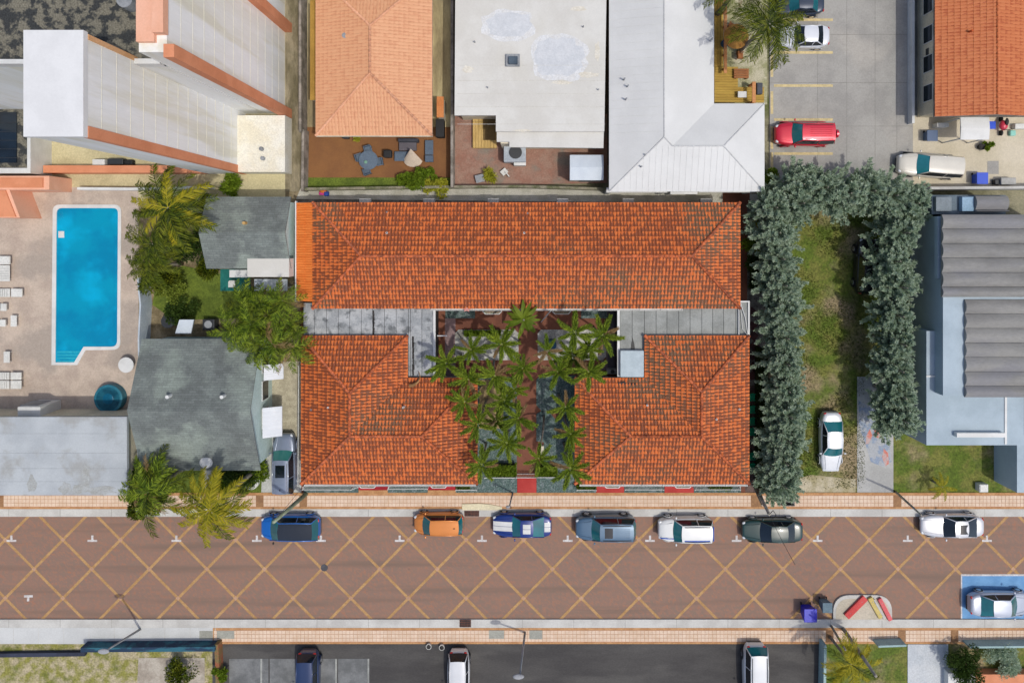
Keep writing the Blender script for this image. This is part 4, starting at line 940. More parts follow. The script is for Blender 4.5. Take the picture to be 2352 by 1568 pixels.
def lounger(x0,y0,x1,y1,label):
    t = thing('sun_lounger',label,'sun lounger',center(x0,y0,x1,y1),'white loungers by the pool')
    dx = x1-x0; dy = y1-y0
    if dx > dy: MB().dbox(x0,y0,x0+dx*.64,y1,.3,.36).build('seat',M_pl,t,bevel=.02); MB().dbox(x0+dx*.67,y0,x1,y1,.36,.5).build('backrest',M_pl,t,bevel=.03)
    else: MB().dbox(x0,y0+dy*.36,x1,y1,.3,.36).build('seat',M_pl,t,bevel=.02); MB().dbox(x0,y0,x1,y0+dy*.33,.36,.5).build('backrest',M_pl,t,bevel=.03)
    for k in range(1,9):  # thin strips on the seat, coloured as the shade between slats
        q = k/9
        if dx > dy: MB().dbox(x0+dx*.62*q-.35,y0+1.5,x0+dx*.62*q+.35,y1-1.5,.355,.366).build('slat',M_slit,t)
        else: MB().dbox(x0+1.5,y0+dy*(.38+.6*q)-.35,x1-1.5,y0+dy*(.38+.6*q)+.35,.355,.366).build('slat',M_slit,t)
    for sx,sy in ((.08,.1),(.92,.1),(.08,.9),(.92,.9)):
        p = P(x0+dx*sx,y0+dy*sy,.3); MB().box(p.x-.03,p.x+.03,p.y-.03,p.y+.03,.05,.31).build('leg',M_pl,t)
lounger(-6,588,22,646,'wide white lounger on the pool deck nearest the pavilion'); lounger(-26,663,50,682,'long white lounger lying level with the middle of the pool')
lounger(-26,697,14,714,'small white lounger third from the pavilion'); lounger(-28,734,12,750,'small white lounger next to the upright white stool')
lounger(-26,855,48,872,'upper of two white loungers side by side near the spa'); lounger(-26,874,48,893,'lower of two white loungers side by side near the spa')
for x,y,l in ((31,737,'upright white stool between the loungers and the pool'),(15,820,'white stool above the paired loungers')):
    t = thing('white_stool',l,'stool',tuple(P(x,y))); MB().dbox(x-7,y-13,x+7,y+13,.4,.45).build('seat',M_pl,t,bevel=.02)
    for sx in (-5,5):
        for sy in (-11,11): p=P(x+sx,y+sy,.4); MB().box(p.x-.02,p.x+.02,p.y-.02,p.y+.02,.05,.4).build('leg',M_pl,t)
# grey shingle houses (west of the blocks)
def shingle(name, c1, c2, c3):
    m = mat(name, c1, c2, scale=.5, fine=.12, c3=c3, s3=.35, bump=0, stretch=(1,1,1)); nt = m.node_tree; b = nt.nodes['Principled BSDF']
    bt = N(nt,'ShaderNodeTexBrick',Scale=1.0); bt.inputs['Brick Width'].default_value=.5; bt.inputs['Row Height'].default_value=.17; bt.inputs['Mortar Size'].default_value=.012; bt.inputs['Color1'].default_value=(.86,.86,.86,1); bt.inputs['Color2'].default_value=(1.08,1.08,1.08,1); bt.inputs['Mortar'].default_value=(.7,.7,.7,1)
    nt.links.new(N(nt,'ShaderNodeNewGeometry').outputs['Position'], bt.inputs[0])
    src = b.inputs['Base Color'].links[0].from_socket; o = mixc(nt, 1.0, src, bt.outputs[0], 'MULTIPLY'); nt.links.new(o, b.inputs['Base Color']); return m
M_sh = shingle('grey_shingle', C(126,134,130), C(110,116,114), C(142,152,144))
M_mint = mat('pale_mint_stucco', C(204,224,220), C(192,214,210))
h1 = thing('shingle_house','smaller grey shingle gable house touching the orange lean-to roof','house',center(477,450,670,640))
gable(h1, 474,452,668,617,3.6,1.2,'x',M_sh,.35,M_mint)
MB().dbox(568,594,664,636,2.9,3.95).build('rear_extension_roof', M_wroof, h1); MB().dbox(573,598,660,630,0,2.6).build('wall', M_white, h1)
MB().dbox(527,620,567,637,2.3,2.4).build('porch_roof', M_white, h1); MB().dbox(530,622,536,634,0,2.3).build('post', M_white, h1)
MB().dbox(584,641,660,668,2.0,2.06).build('lattice_roof', mat('pale_corrugated', C(200,208,212), C(188,198,204), stretch=(8,.2,1)), h1); MB().dbox(588,643,592,648,0,2.0).dbox(652,660,656,664,0,2.0).build('post', M_white, h1)
q = P(558,512,5.0); MB().cyl(q,.12,4,4.9,8).build('vent_pipe', mat('rusty_pipe', C(206,196,150), C(190,150,90)), h1)
pad('patio', [(506,618),(575,618),(575,668),(506,668)],.07,mat('teal_mat', C(40,120,112), C(30,104,98)))
h2 = thing('shingle_house','larger grey shingle gable house with white window awnings beside the silver car','house',center(310,780,620,1085))
X0,X1,YB,YT = gable(h2, 326,778,598,1080,3.2,1.9,'x',M_sh,.3,M_mint)
for x,y in ((385,911),(510,911)): q=P(x,y,5.1); MB().cyl(q,.13,4.2,5.2,12).build('vent_pipe', M_white, h2)
MB().box(P(402,948,4.5).x-.1,P(402,948,4.5).x+.1,P(402,948,4.5).y-.15,P(402,948,4.5).y+.15,4.3,4.75).build('roof_vent', mat('rusty_vent', C(150,100,50), C(120,80,44)), h2)
M_awn = mat('white_corrugated_awning', C(226,230,236), C(212,218,226), rough=.45, fine=.02, bump=0)
def awning(root, x0,y0,x1,y1,zh,zl):
    a=P(x0,y0,zh); c=P(x1,y1,zl); y0_=a.y; y1_=c.y; n=14; V=[]; F=[]
    for i in range(n+1):
        y=y0_+(y1_-y0_)*i/n; dz=.02*(i%2)
        V+= [(a.x,y,zh+dz),(c.x,y,zl+dz),(a.x,y,zh-.05),(c.x,y,zl-.05)]
    for i in range(n): k=4*i; F+=[(k,k+1,k+5,k+4),(k+2,k+6,k+7,k+3),(k+1,k+3,k+7,k+5),(k,k+4,k+6,k+2)]
    F+=[(0,2,3,1),(4*n,4*n+1,4*n+3,4*n+2)]; MB().add(V,F).build('awning', M_awn, root)
awning(h2,606,838,651,870,2.5,1.9); awning(h2,603,937,648,1001,2.5,1.9)
windows(h2,'E',X1-.3,YB+2.5,YT-1,3,w=1.4)
t = thing('satellite_dish','white satellite dish assembly above the entrance of the larger shingle house','satellite dish',tuple(P(475,1062)))
q=P(476,1060,3.4); MB().cyl(q,.05,2.6,3.5,8).build('mast',M_steel,t); MB().ell((q.x,q.y,3.6),.5,.42,.14,16,6).build('dish',M_white,t); MB().dbox(432,1046,488,1068,2.5,2.62).build('canopy',M_wroof,t)
wlk = pad('walkway', [(468,1078),(488,1078),(486,1131),(472,1131)],.075,mat('grey_walk', C(170,172,170), C(156,158,156)))
# west flat roof
h3 = thing('flat_roofed_house','pale grey flat roofed building with dark stains south of the pool deck','house',center(0,957,290,1140))
M_gflat = mat('pale_grey_roof', C(186,192,195), C(172,178,182), scale=.3, fine=.05, c3=C(164,166,164), s3=.5)
MB().dprism([(-400,958),(291,957),(292,1137),(-400,1137)],3.2,3.45).build('roof', M_gflat, h3); MB().dbox(-390,962,287,1130,0,3.2).build('wall', M_cream, h3)
for y in (995,1040,1075,1105): MB().dbox(-100,y,289,y+.7,3.44,3.455).build('membrane_seam', mat('gseam', C(160,166,168), C(150,156,160), bump=0), h3)
for cx_,cy_,rx,ry in ((150,1128,16,14),(180,1130,14,12),(292-60,1130,34,10),(292-95,1096,9,30),(72,1110,10,22)): MB().dprism(blob(cx_,min(cy_,1136-ry),rx,ry,14,.16,2),3.44,3.459+rx*.0001).build('stain', mat('roof_stain', C(162,164,160), C(174,178,178), scale=2, bump=0), h3)
t = thing('rooftop_cooler','white box unit at the north edge of the pale grey flat roof','equipment',center(38,925,95,962)); MB().dbox(40,934,92,962,.05,2.4).build('case',M_white,t,bevel=.04); MB().dbox(46,930,86,934,.5,2.0).build('grille',M_steel,t)

# orange roof house, top right
oh = thing('tiled_house','house with plain orange tiled roof east of the parking lot','house',center(2145,0,2352,268))
z=3.2; a=P(2147,-260,z); c=P(2396,268,z); xm=(a.x+c.x)/2
tiled_roof(oh, [([(a.x,c.y),(a.x,a.y),(xm,a.y),(xm,c.y)],(a.x,a.y),(a.x,c.y)),([(c.x,c.y),(c.x,a.y),(xm,a.y),(xm,c.y)],(c.x,c.y),(c.x,a.y))], z, .22, M_orange2, tl=.42, individual=300, hump=.02)
ridge_caps(oh, [((xm,c.y,z+(xm-a.x)*.22),(xm,a.y,z+(xm-a.x)*.22))], mat('orange_cap', C(190,104,62), C(176,92,52)), r=.06)
MB().box(a.x+.5,c.x-.5,c.y+.5,a.y,0,z-.12).build('wall',M_cream,oh); windows(oh,'W',a.x+.5,c.y+1,c.y+10,4)
q=P(2234,70,4.1); MB().cyl(q,.08,3.6,4.1,8).build('vent_pipe', M_orange2 if False else mat('terracotta_pipe', C(190,90,44), C(170,80,40)), oh)
shed('plain white canopy roof attached behind the orange roofed house',2206,268,2272,321,2.5,M_white,'white_canopy','canopy',.08)
# grey corrugated building, right
gb = thing('corrugated_building','building with stepped grey corrugated roof and pale blue parapets','building',center(2160,450,2352,1010))
def corr(name):
    m = mat(name, C(150,149,145), C(130,129,126), scale=.35, fine=.07, stretch=(.35,1,1), bump=0, c3=C(136,136,138), s3=.4, var=.05); return m
M_cor = corr('grey_corrugated')
def corrugated(root, x0,y0,x1,y1,z,pitch=.3,period=1.05):
    a=P(x0,y0,z); c=P(x1,y1,z); n=int((a.y-c.y)/period)+1
    for i in range(n):
        yt=a.y-i*period; yb=max(c.y,yt-period+.03); k=8; V=[]; F=[]
        for j in range(k+1):
            y=yt+(yb-yt)*j/k; dz=.22*math.sin(math.pi*j/k)
            V+=[(a.x,y,z+dz),(c.x,y,z+dz),(a.x,y,z-.12),(c.x,y,z-.12)]
        for j in range(k): q=4*j; F+=[(q,q+1,q+5,q+4),(q+2,q+6,q+7,q+3),(q+1,q+3,q+7,q+5),(q,q+4,q+6,q+2)]
        F+=[(0,2,3,1),(4*k,4*k+1,4*k+3,4*k+2)]; MB().add(V,F).build('roof_panel', M_cor, root)
    return a,c
M_lb = mat('pale_blue_parapet', C(176,192,202), C(164,180,190), scale=.4, fine=.03)
corrugated(gb,2163,493,2460,682,4.6); corrugated(gb,2216,688,2460,912,4.4)
MB().dbox(2166,496,2460,908,0,4.3).build('wall', M_lb, gb)
MB().dbox(2128,760,2352,1022,0,3.3).build('lower_block', M_lb, gb); MB().dbox(2154,497,2163,640,3.8,4.2).build('parapet', M_lb, gb)
MB().dbox(2155,684,2214,760,3.2,3.6).build('parapet', mat('mint_grey_roof', C(168,182,182), C(154,170,172)), gb)
MB().dbox(2184,770,2208,898,3.31,3.4).build('roof_well', mat('blue_shadow_well', C(84,116,138), C(70,100,124)), gb)  # raised slab; shade inside the well is put into its blue
for (x,y) in ((2154,978-100),(2172,878)): q=P(x,y+0,3.4); MB().cyl(q,.12,3.3,3.5,10).build('vent_pipe', M_dark, gb)
MB().dbox(2128,862,2352,866,3.3,3.36).build('roof_seam', M_white, gb); MB().dbox(2308,908,2313,1020,3.3,3.365).build('roof_seam', M_white, gb)
MB().dbox(2198,994,2308,1004,3.3,3.7).build('skylight', M_white, gb)
MB().dbox(2140,448,2310,492,0,3.0).build('rear_wing', mat('slate_blue_roof', C(110,124,134), C(92,106,116)), gb)
for (x0,x1,m,zt) in ((2150,2186,mat('grey_tank_lid', C(140,150,156), C(128,138,144)),3.3),(2210,2238,mat('sky_blue_lid', C(150,178,200), C(138,168,190)),3.4)): MB().dbox(x0,452,x1,485,3.0,zt).build('roof_box', m, gb, bevel=.04)
corrugated(gb,2240,450,2314,486,3.5)
MB().dbox(2240,452,2312,484,2.9,3.35).build('wall', M_cor, gb)
MB().dbox(2336,1000,2420,1131,0,2.6).build('side_wing', M_lb, gb)

# ------------------------------------------------------------------ vehicles
def paint(name, c, metal=.25): return mat('paint_'+name, c, tuple(x*.94 for x in c[:3])+(1,), scale=1, rough=.32, bump=0, fine=.015, metal=metal, coat=.8, spec=.5, obj=True)
PROF = {
 'sedan': dict(top=[(.5,.60),(.485,.66),(.42,.72),(.3,.82),(.2,.90),(.1,.93),(-.2,.95),(-.33,.98),(-.4,1.0),(-.46,.98),(-.49,.92),(-.5,.84)], cab=(.2,.05,-.19,-.35), h=1.42),
 'coupe': dict(top=[(.5,.58),(.485,.66),(.42,.74),(.3,.83),(.17,.90),(.1,.92),(-.2,.95),(-.33,.98),(-.4,.98),(-.46,.96),(-.49,.92),(-.5,.84)], cab=(.15,.01,-.17,-.37), h=1.36),
 'suv': dict(top=[(.5,.74),(.485,.86),(.42,.97),(.3,1.03),(.22,1.08),(.1,1.08),(-.2,1.1),(-.35,1.1),(-.44,1.1),(-.48,1.04),(-.495,.95),(-.5,.8)], cab=(.22,.1,-.41,-.475), h=1.72),
 'hatch': dict(top=[(.5,.62),(.48,.72),(.42,.82),(.33,.90),(.27,.96),(.1,.98),(-.2,1.0),(-.35,1.02),(-.44,1.02),(-.48,.96),(-.495,.88),(-.5,.74)], cab=(.29,.13,-.40,-.475), h=1.55),
}
def car(label, x, y, Ld, Wd, head, kind, pm, roofm=None, extras=(), hh=.9, group=None, cat='car', glass=None, name='parked_car'):
    L_ = Ld/PPM*(HCAM-hh)/HCAM; w = Wd/PPM*(HCAM-hh)/HCAM/2; p = P(x,y,hh)
    t = thing(name,label,cat,(p.x,p.y,0.0),group,rad(head),local=True); pr = PROF[kind]; gl = glass or M_glass; roofm = roofm or pm
    xs = [q[0] for q in pr['top']]; zs = [q[1] for q in pr['top']]
    def ztop(xn): return float(np.interp(-xn, [-a for a in xs], zs))
    def wid(xn): return w*(1-.37*abs(2*xn)**5)*(1-.03*(1 if xn>0 else 0))
    V=[]; F=[]; st=[(.5)]+[.485,.455,.42,.36,.3,.2,.1,0,-.1,-.2,-.3,-.36,-.42,-.455,-.485,-.5]
    for xn in st:
        ww=wid(xn); zt=ztop(xn); zb=.22 if abs(xn)<.47 else .3
        half=[(ww*.9,zb),(ww*.985,zb+.12),(ww,.5),(ww*.99,zt-.18),(ww*.94,zt-.05),(ww*.72,zt+.005),(ww*.35,zt+.03)]
        sec=half+[(-a,b) for a,b in half[::-1]]
        V+=[(xn*L_,a,b) for a,b in sec]
    k=14
    for i in range(len(st)-1):
        for j in range(k): F.append((i*k+j,i*k+(j+1)%k,(i+1)*k+(j+1)%k,(i+1)*k+j))
    F.append(tuple(range(k-1,-1,-1))); F.append(tuple(range((len(st)-1)*k,len(st)*k)))
    MB().add(V,F).build('body',pm,t,smooth=True,subs=1)
    xa,xb,xc,xd = [q*L_ for q in pr['cab']]; H_=pr['h']; zb=ztop(pr['cab'][0])-.02; zd=ztop(pr['cab'][3])-.02; wb=w*.85; wt=w*.63
    def patch(nm, P00,P10,P11,P01,bul,nvec,mm,par=t,nu=6,nv=4,th=0):
        P00,P10,P11,P01=[Vector(q) for q in (P00,P10,P11,P01)]; V=[];F=[]
        for i in range(nu+1):
            for j in range(nv+1):
                u=i/nu; v=j/nv; q=P00*(1-u)*(1-v)+P10*u*(1-v)+P11*u*v+P01*(1-u)*v; q+=Vector(nvec)*(bul*4*u*(1-u)); V.append(q)
        for i in range(nu):
            for j in range(nv): a=i*(nv+1)+j; F.append((a,a+1,a+nv+2,a+nv+1))
        return MB().add(V,F).build(nm,mm,par,smooth=True)
    # inner dark cabin keeps the glass from being seen through
    MB().add([(xa-.05,-wb+.04,zb-.05),(xa-.05,wb-.04,zb-.05),(xd+.05,wb-.04,zd-.05),(xd+.05,-wb+.04,zd-.05),(xb-.02,-wt+.05,H_-.06),(xb-.02,wt-.05,H_-.06),(xc+.02,wt-.05,H_-.06),(xc+.02,-wt+.05,H_-.06)],[(0,1,5,4),(1,2,6,5),(2,3,7,6),(3,0,4,7),(4,5,6,7)]).build('cabin',M_black,t)
    patch('windshield',(xa,-wb,zb),(xa,wb,zb),(xb,wt,H_-.03),(xb,-wt,H_-.03),.12,(1,0,.3),gl)
    patch('rear_window',(xd,wb*.96,zd),(xd,-wb*.96,zd),(xc,-wt,H_-.03),(xc,wt,H_-.03),.07,(-1,0,.2),gl)
    for s in (-1,1):
        patch('side_window',(xa-.1,s*(wb+.01),zb),(xd+.08,s*(wb+.01),zd),(xc,s*(wt+.02),H_-.06),(xb,s*(wt+.02),H_-.06),.03,(0,s,0),M_glassd)
        for xx in ((xa+xd)/2-.05*L_,): MB().tube([(xx,s*(wb+.03),zb),(xx-.04,s*(wt+.04),H_-.05)],.035,6).build('pillar',pm,t)
        MB().tube([(xa+.02,s*(wb+.01),zb),(xb,s*(wt+.02),H_-.03),((xb+xc)/2,s*(wt+.045),H_-.01),(xc,s*(wt+.02),H_-.03),(xd,s*(wb-.0),zd)],.04,6).build('roof_pillar',pm,t,smooth=True)
    V=[];F=[];nu,nv=10,8
    for i in range(nu+1):
        for j in range(nv+1):
            u=i/nu; v=j/nv*2-1; xx=xb+.04+(xc-xb-.08)*u; bow=.05*(1-v*v); xx+= bow*(1-2*u)*1.2
            V.append((xx,v*(wt+.02),H_-.03+.05*(1-v**4)+.03*(1-(2*u-1)**2)))
    for i in range(nu):
        for j in range(nv): a=i*(nv+1)+j; F.append((a,a+1,a+nv+2,a+nv+1))
    MB().add(V,F).build('roof',roofm,t,smooth=True)
    R=.34 if kind in('suv',) else .31
    for sx in (.31,-.3):
        for s in (-1,1):
            ty=MB().tube([(sx*L_,s*(w-.2),R),(sx*L_,s*(w-.02),R),(sx*L_,s*(w+.015),R)],[R,R,R*.93],18).build('wheel',M_black,t); MB().tube([(sx*L_,s*(w+.005),R),(sx*L_,s*(w+.02),R)],[R*.62,R*.6],14).build('rim',M_chrome,ty)
            arch=[]
            for q in range(9): tt=math.pi*q/8; arch.append((sx*L_+math.cos(tt)*(R+.05),s*(w-.005),R+math.sin(tt)*(R+.05)))
            MB().tube(arch,.028,5).build('wheel_arch',M_dark if 'clad' in extras else pm,t)
    for s in (-1,1):
        f=wid(.46); MB().ell((.462*L_,s*f*.82,ztop(.46)-.09),.16,.13,.07).build('headlight',M_lens,t); MB().ell((-.478*L_,s*wid(-.47)*.84,ztop(-.47)-.12),.07,.14,.09).build('taillight',M_red,t)
        MB().ell((xa-.12,s*(w+.07),zb+.08),.07,.11,.07).build('mirror',M_black if 'blackmirror' in extras else pm,t)
    MB().box(.486*L_,.5*L_+.012,-w*.5,w*.5,.34,.5).build('grille',M_dark,t,bevel=.02); MB().box(-.5*L_-.012,-.49*L_,-w*.55,w*.55,.34,.46).build('rear_bumper',M_dark,t,bevel=.02)
    for s in (-1,1): MB().tube([(xa-.02,s*.1,zb+.05),(xa-.06,s*.62*wb,zb+.04)],.012,4).build('wiper',M_black,t)
    # bonnet crease and panel gaps
    for s in (-1,1): MB().tube([(.46*L_,s*w*.5,ztop(.46)+.03),(.34*L_,s*w*.56,ztop(.34)+.032),(pr['cab'][0]*L_+.1,s*w*.66,ztop(pr['cab'][0])+.025)],.014,5).build('bonnet_crease',pm,t)
    def strip(xn0,xn1,yc,hw_,mm,zoff=.04,nm='stripe'):
        V=[];F=[];n=14
        for i in range(n+1):
            xn=xn0+(xn1-xn0)*i/n; z=ztop(xn)+zoff
            V+=[(xn*L_,yc-hw_,z),(xn*L_,yc+hw_,z)]
        for i in range(n): F.append((2*i,2*i+1,2*i+3,2*i+2))
        MB().add(V,F).build(nm,mm,t,smooth=True)
    def rstrip(yc,hw_,mm,nm='stripe',x0=xb-.12,x1=xc+.12):
        V=[];F=[];n=8
        for i in range(n+1):
            u=i/n; xx=x0+(x1-x0)*u; uu=(xx-xb)/(xc-xb)
            for yy in (yc-hw_,yc+hw_): v=yy/(wt+.02); V.append((xx,yy,H_-.03+.05*(1-v**4)+.03*(1-(2*uu-1)**2)+.012))
        for i in range(n): F.append((2*i,2*i+1,2*i+3,2*i+2))
        MB().add(V,F).build(nm,mm,t,smooth=True)
    if 'stripes' in extras:
        for s in (-1,1): strip(.488,pr['cab'][0]+.008,s*.19,.175,M_white); rstrip(s*.19,.175,M_white); strip(pr['cab'][3]-.008,-.48,s*.19,.175,M_white)
    if 'bluestripes' in extras:
        bl=flat('stripe_blue',C(40,90,190),.4); strip(.47,pr['cab'][0]+.01,w*.62,.04,bl,.03); rstrip(wt*.82,.05,bl); MB().tube([(.478*L_,-w*.6,.8),(.49*L_,0,.78),(.478*L_,w*.6,.8)],.03,5).build('stripe',bl,t); MB().tube([(xd+.1,-wt*.9,H_-.12),(xd+.1,wt*.9,H_-.12)],.045,5).build('stripe',bl,t)
    if 'sunroof' in extras: rstrip(0,wt*.62,M_glassd,'sunroof',xb-.28,xb-.28-(.95 if 'bigsun' in extras else .62))
    if 'rails' in extras:
        for s in (-1,1): MB().tube([(xb-.15,s*(wt-.06),H_+.02),((xb+xc)/2,s*(wt-.04),H_+.09),(xc+.1,s*(wt-.06),H_+.02)],.025,6).build('roof_rail',M_chrome if 'silverrail' in extras else M_dark,t)
    if 'ribs' in extras:
        for q in np.linspace(-.5,.5,5): MB().tube([(xb-1.1 if 'sunroof' in extras else xb-.5,q*wt,H_+.045),(xc+.2,q*wt,H_+.045)],.014,4).build('roof_rib',roofm,t)
    if 'spare' in extras: MB().tube([(-.5*L_-.02,0,.85),(-.5*L_-.2,0,.85)],.33,16).build('spare_wheel_cover',pm,t,bevel=.02)
    if 'antenna' in extras: MB().ell((xc+.25,0,H_+.05),.09,.03,.05).build('antenna_fin',M_dark,t)
    return t
K='cars parked along the north kerb'
car('bright blue hatchback with a glossy black roof, parked nearest the leaning wooden pole',665,1214,137,60,180,'hatch',paint('bright_blue',C(20,110,200)),mat('gloss_black_roof',(.012,.016,.022,1),rough=.15,bump=0,fine=0,coat=1,spec=.6),('blackmirror',),group=K)
car('orange hatchback parked by the storm drain',1007,1205,114,50,180,'hatch',paint('orange',C(226,140,62)),extras=('antenna',),group=K)
car('dark blue muscle car with twin white stripes',1199,1209,136,56,180,'coupe',paint('deep_blue',C(8,48,126),.1),extras=('stripes',),group=K)
car('blue grey sport utility vehicle with roof rails and a sunroof',1392,1214,140,58,180,'suv',paint('steel_blue',C(82,112,138)),extras=('sunroof','rails','ribs','clad'),group=K)
car('white compact crossover with thin blue stripes',1576,1217,127,57,180,'suv',paint('white',C(228,230,228),0),extras=('bluestripes','rails'),group=K)
car('dark green saloon car parked under the tip of the leaning cable pole',1776,1221,138,54,180,'sedan',paint('dark_green',C(20,58,54),.0),glass=M_glassd,group=K)
car('silver white coupe parked alone at the east end of the north kerb',2190,1210,142,54,180,'coupe',paint('pearl',C(214,216,220)),extras=('sunroof',),glass=M_glassd,group=K)
car('silver saloon on the blue painted bay',2303,1390,148,56,0,'sedan',paint('silver',C(186,194,208)))
car('silver grey sport utility vehicle in the narrow side yard below a white awning',652,1066,140,54,90,'suv',paint('silver_grey',C(132,144,164)),extras=('sunroof','bigsun','silverrail','rails','antenna'),glass=mat('green_glass',(.05,.22,.2,1),(.04,.18,.17,1),rough=.1,bump=0,fine=0,spec=.8))
car('white saloon parked on the grass beside the long grey green tree row',1912,1016,139,52,-90,'sedan',paint('white2',C(224,228,232),.1))
car('red sport utility vehicle with a spare wheel in the parking lot',1850,307,137,57,180,'suv',paint('red',C(212,34,60)),extras=('ribs','spare','rails'),cat='car')
car('cream van straddling the lot and the beige yard',2138,380,148,56,176,'suv',paint('cream',C(216,212,200),0),glass=mat('teal_glass',(.03,.26,.30,1),(.02,.2,.24,1),rough=.1,bump=0,fine=0,spec=.8),extras=('clad',),cat='van',name='parked_van')  # van glass: reflected sky put into the teal base colour
car('white car half hidden under the tall palm in the parking lot',1850,82,112,54,180,'sedan',paint('white3',C(224,228,234),.1),glass=M_glassd)
car('dark blue saloon at the north edge of the parking lot',1838,6,112,56,180,'sedan',paint('navy',C(44,58,78)))
car('dark blue sport utility vehicle reversing bay in the asphalt lot south of the street',706,1562,130,54,-90,'suv',paint('navy2',C(40,60,100)),glass=M_glassd)
car('white van with red tail lamps in the middle of the asphalt lot',1053,1560,130,52,-90,'suv',paint('white4',C(222,224,226),.05),glass=M_glassd,extras=('clad',),cat='van',name='parked_van')
car('white van with a broad roof at the east end of the asphalt lot',1737,1552,142,58,-90,'suv',paint('white5',C(222,226,228),.05),extras=('clad','rails'),cat='van',name='parked_van')
car('black pickup hidden under the trees at the east edge of the lawn',1994,612,128,54,88,'suv',paint('black',C(36,38,46)),glass=M_glassd,cat='pickup',name='parked_pickup')

# ------------------------------------------------------------------ vegetation
def leaf_mat(name, c1, c2, c3=None, tr_=.35):
    m, nt, b = nodes(name); L = nt.links.new
    oi = N(nt,'ShaderNodeObjectInfo'); g_ = N(nt,'ShaderNodeNewGeometry'); 
    nz = N(nt,'ShaderNodeTexNoise',Scale=1.2,Detail=3.0); L(g_.outputs['Position'],nz.inputs[0])
    col = mixc(nt, ramp(nt,nz.outputs[0],.35,.65), c1, c2)
    col = mixc(nt, g_.outputs['Random Per Island'], col, c3 or c2)
    L(col,b.inputs['Base Color']); b.inputs['Roughness'].default_value=.6; b.inputs['Specular IOR Level'].default_value=.18
    out = nt.nodes['Material Output']; tl = N(nt,'ShaderNodeBsdfTranslucent'); L(col,tl.inputs[0]); mx = N(nt,'ShaderNodeMixShader'); mx.inputs[0].default_value=tr_
    L(b.outputs[0],mx.inputs[1]); L(tl.outputs[0],mx.inputs[2]); L(mx.outputs[0],out.inputs[0]); return m
M_silver = leaf_mat('grey_green_needles', (.50,.60,.44,1), (.60,.68,.55,1), (.30,.40,.27,1), .5)
M_palm = leaf_mat('palm_green', (.17,.25,.014,1), (.31,.39,.03,1), (.02,.05,.004,1), .2)
M_coco = leaf_mat('coconut_green', (.11,.15,.008,1), (.20,.22,.014,1), (.015,.03,.003,1), .2)
M_yel = leaf_mat('yellowing_frond', (.42,.36,.02,1), (.52,.42,.03,1), (.2,.22,.015,1))
M_leafg = leaf_mat('bright_shrub', (.20,.30,.02,1), (.28,.38,.03,1), (.11,.18,.015,1))
M_leafy = leaf_mat('yellow_shrub', (.42,.42,.03,1), (.3,.34,.03,1), (.5,.48,.06,1))
M_leafd = leaf_mat('deep_green_leaf', (.05,.09,.015,1), (.08,.13,.02,1), (.03,.06,.01,1))
M_bark = mat('grey_bark', C(160,152,138), C(120,112,100), scale=4, fine=.2, obj=True)
def quads(cent, d, s, ln, wd):
    """arrays of leaf quads: centre, direction, side vector"""
    a = cent-s*wd; b_ = cent+s*wd; c_ = cent+d*ln+s*wd*.35; e = cent+d*ln-s*wd*.35
    V = np.stack([a,b_,c_,e],1).reshape(-1,3); n=len(cent); F=np.arange(4*n).reshape(n,4); return V,F
def np_mesh(name, V, F, m):
    me = bpy.data.meshes.new(name); me.vertices.add(len(V)); me.vertices.foreach_set('co',V.astype(np.float32).ravel())
    me.loops.add(F.size); me.loops.foreach_set('vertex_index',F.astype(np.int32).ravel()); me.polygons.add(len(F)); me.polygons.foreach_set('loop_start',np.arange(0,F.size,4,dtype=np.int32)); me.polygons.foreach_set('loop_total',np.full(len(F),4,dtype=np.int32))
    me.update(calc_edges=True); me.validate(); me.materials.append(m); return me
def unit(a): return a/np.maximum(np.linalg.norm(a,axis=1,keepdims=True),1e-6)
def plume_crown(R, Ht, nplume, nleaf, m, seed, leaf=.16, wd=.045):
    """crown of tapered feathery branch plumes; z from 0 to Ht"""
    r = np.random.default_rng(seed); C_=[];D_=[];S_=[];LN=[]
    for k in range(nplume):
        az = r.uniform(0,2*math.pi); lev = r.uniform(0,1)**.8; base = np.array([math.cos(az),math.sin(az),0])*R*.25*r.uniform(0,1)*(1-lev*.5)
        base[2] = Ht*(.15+.75*lev); tilt = r.uniform(.35,1.0)*(1.15-lev*.65)
        d = np.array([math.cos(az)*tilt, math.sin(az)*tilt, .45+lev*.4]); d/=np.linalg.norm(d)
        ln = R*(1.0-.45*lev)*r.uniform(.75,1.25)
        ns = nleaf; t = r.uniform(.08,1,ns)**.75; rad_ = ln*.13*(1-t)**.6*r.uniform(.1,1,ns)
        side = unit(r.normal(size=(ns,3))); side = unit(side-(side@d)[:,None]*d)
        c = base+d*(t*ln)[:,None]+side*rad_[:,None]; c[:,2] -= .12*(t*ln)**2/ max(R,1)
        dd = unit(d*.9+side*.8+r.normal(size=(ns,3))*.25); s = unit(np.cross(dd, r.normal(size=(ns,3))*.55+np.array([0,0,1])))
        C_.append(c);D_.append(dd);S_.append(s)
    C_=np.concatenate(C_);D_=np.concatenate(D_);S_=np.concatenate(S_); n=len(C_)
    V,F = quads(C_,D_,S_,(leaf*r.uniform(.6,1.3,n))[:,None],wd); return np_mesh('crown',V,F,m)
silv = [plume_crown(2.1,2.5,120,115,M_silver,s,.17,.055) for s in (1,2,3)]
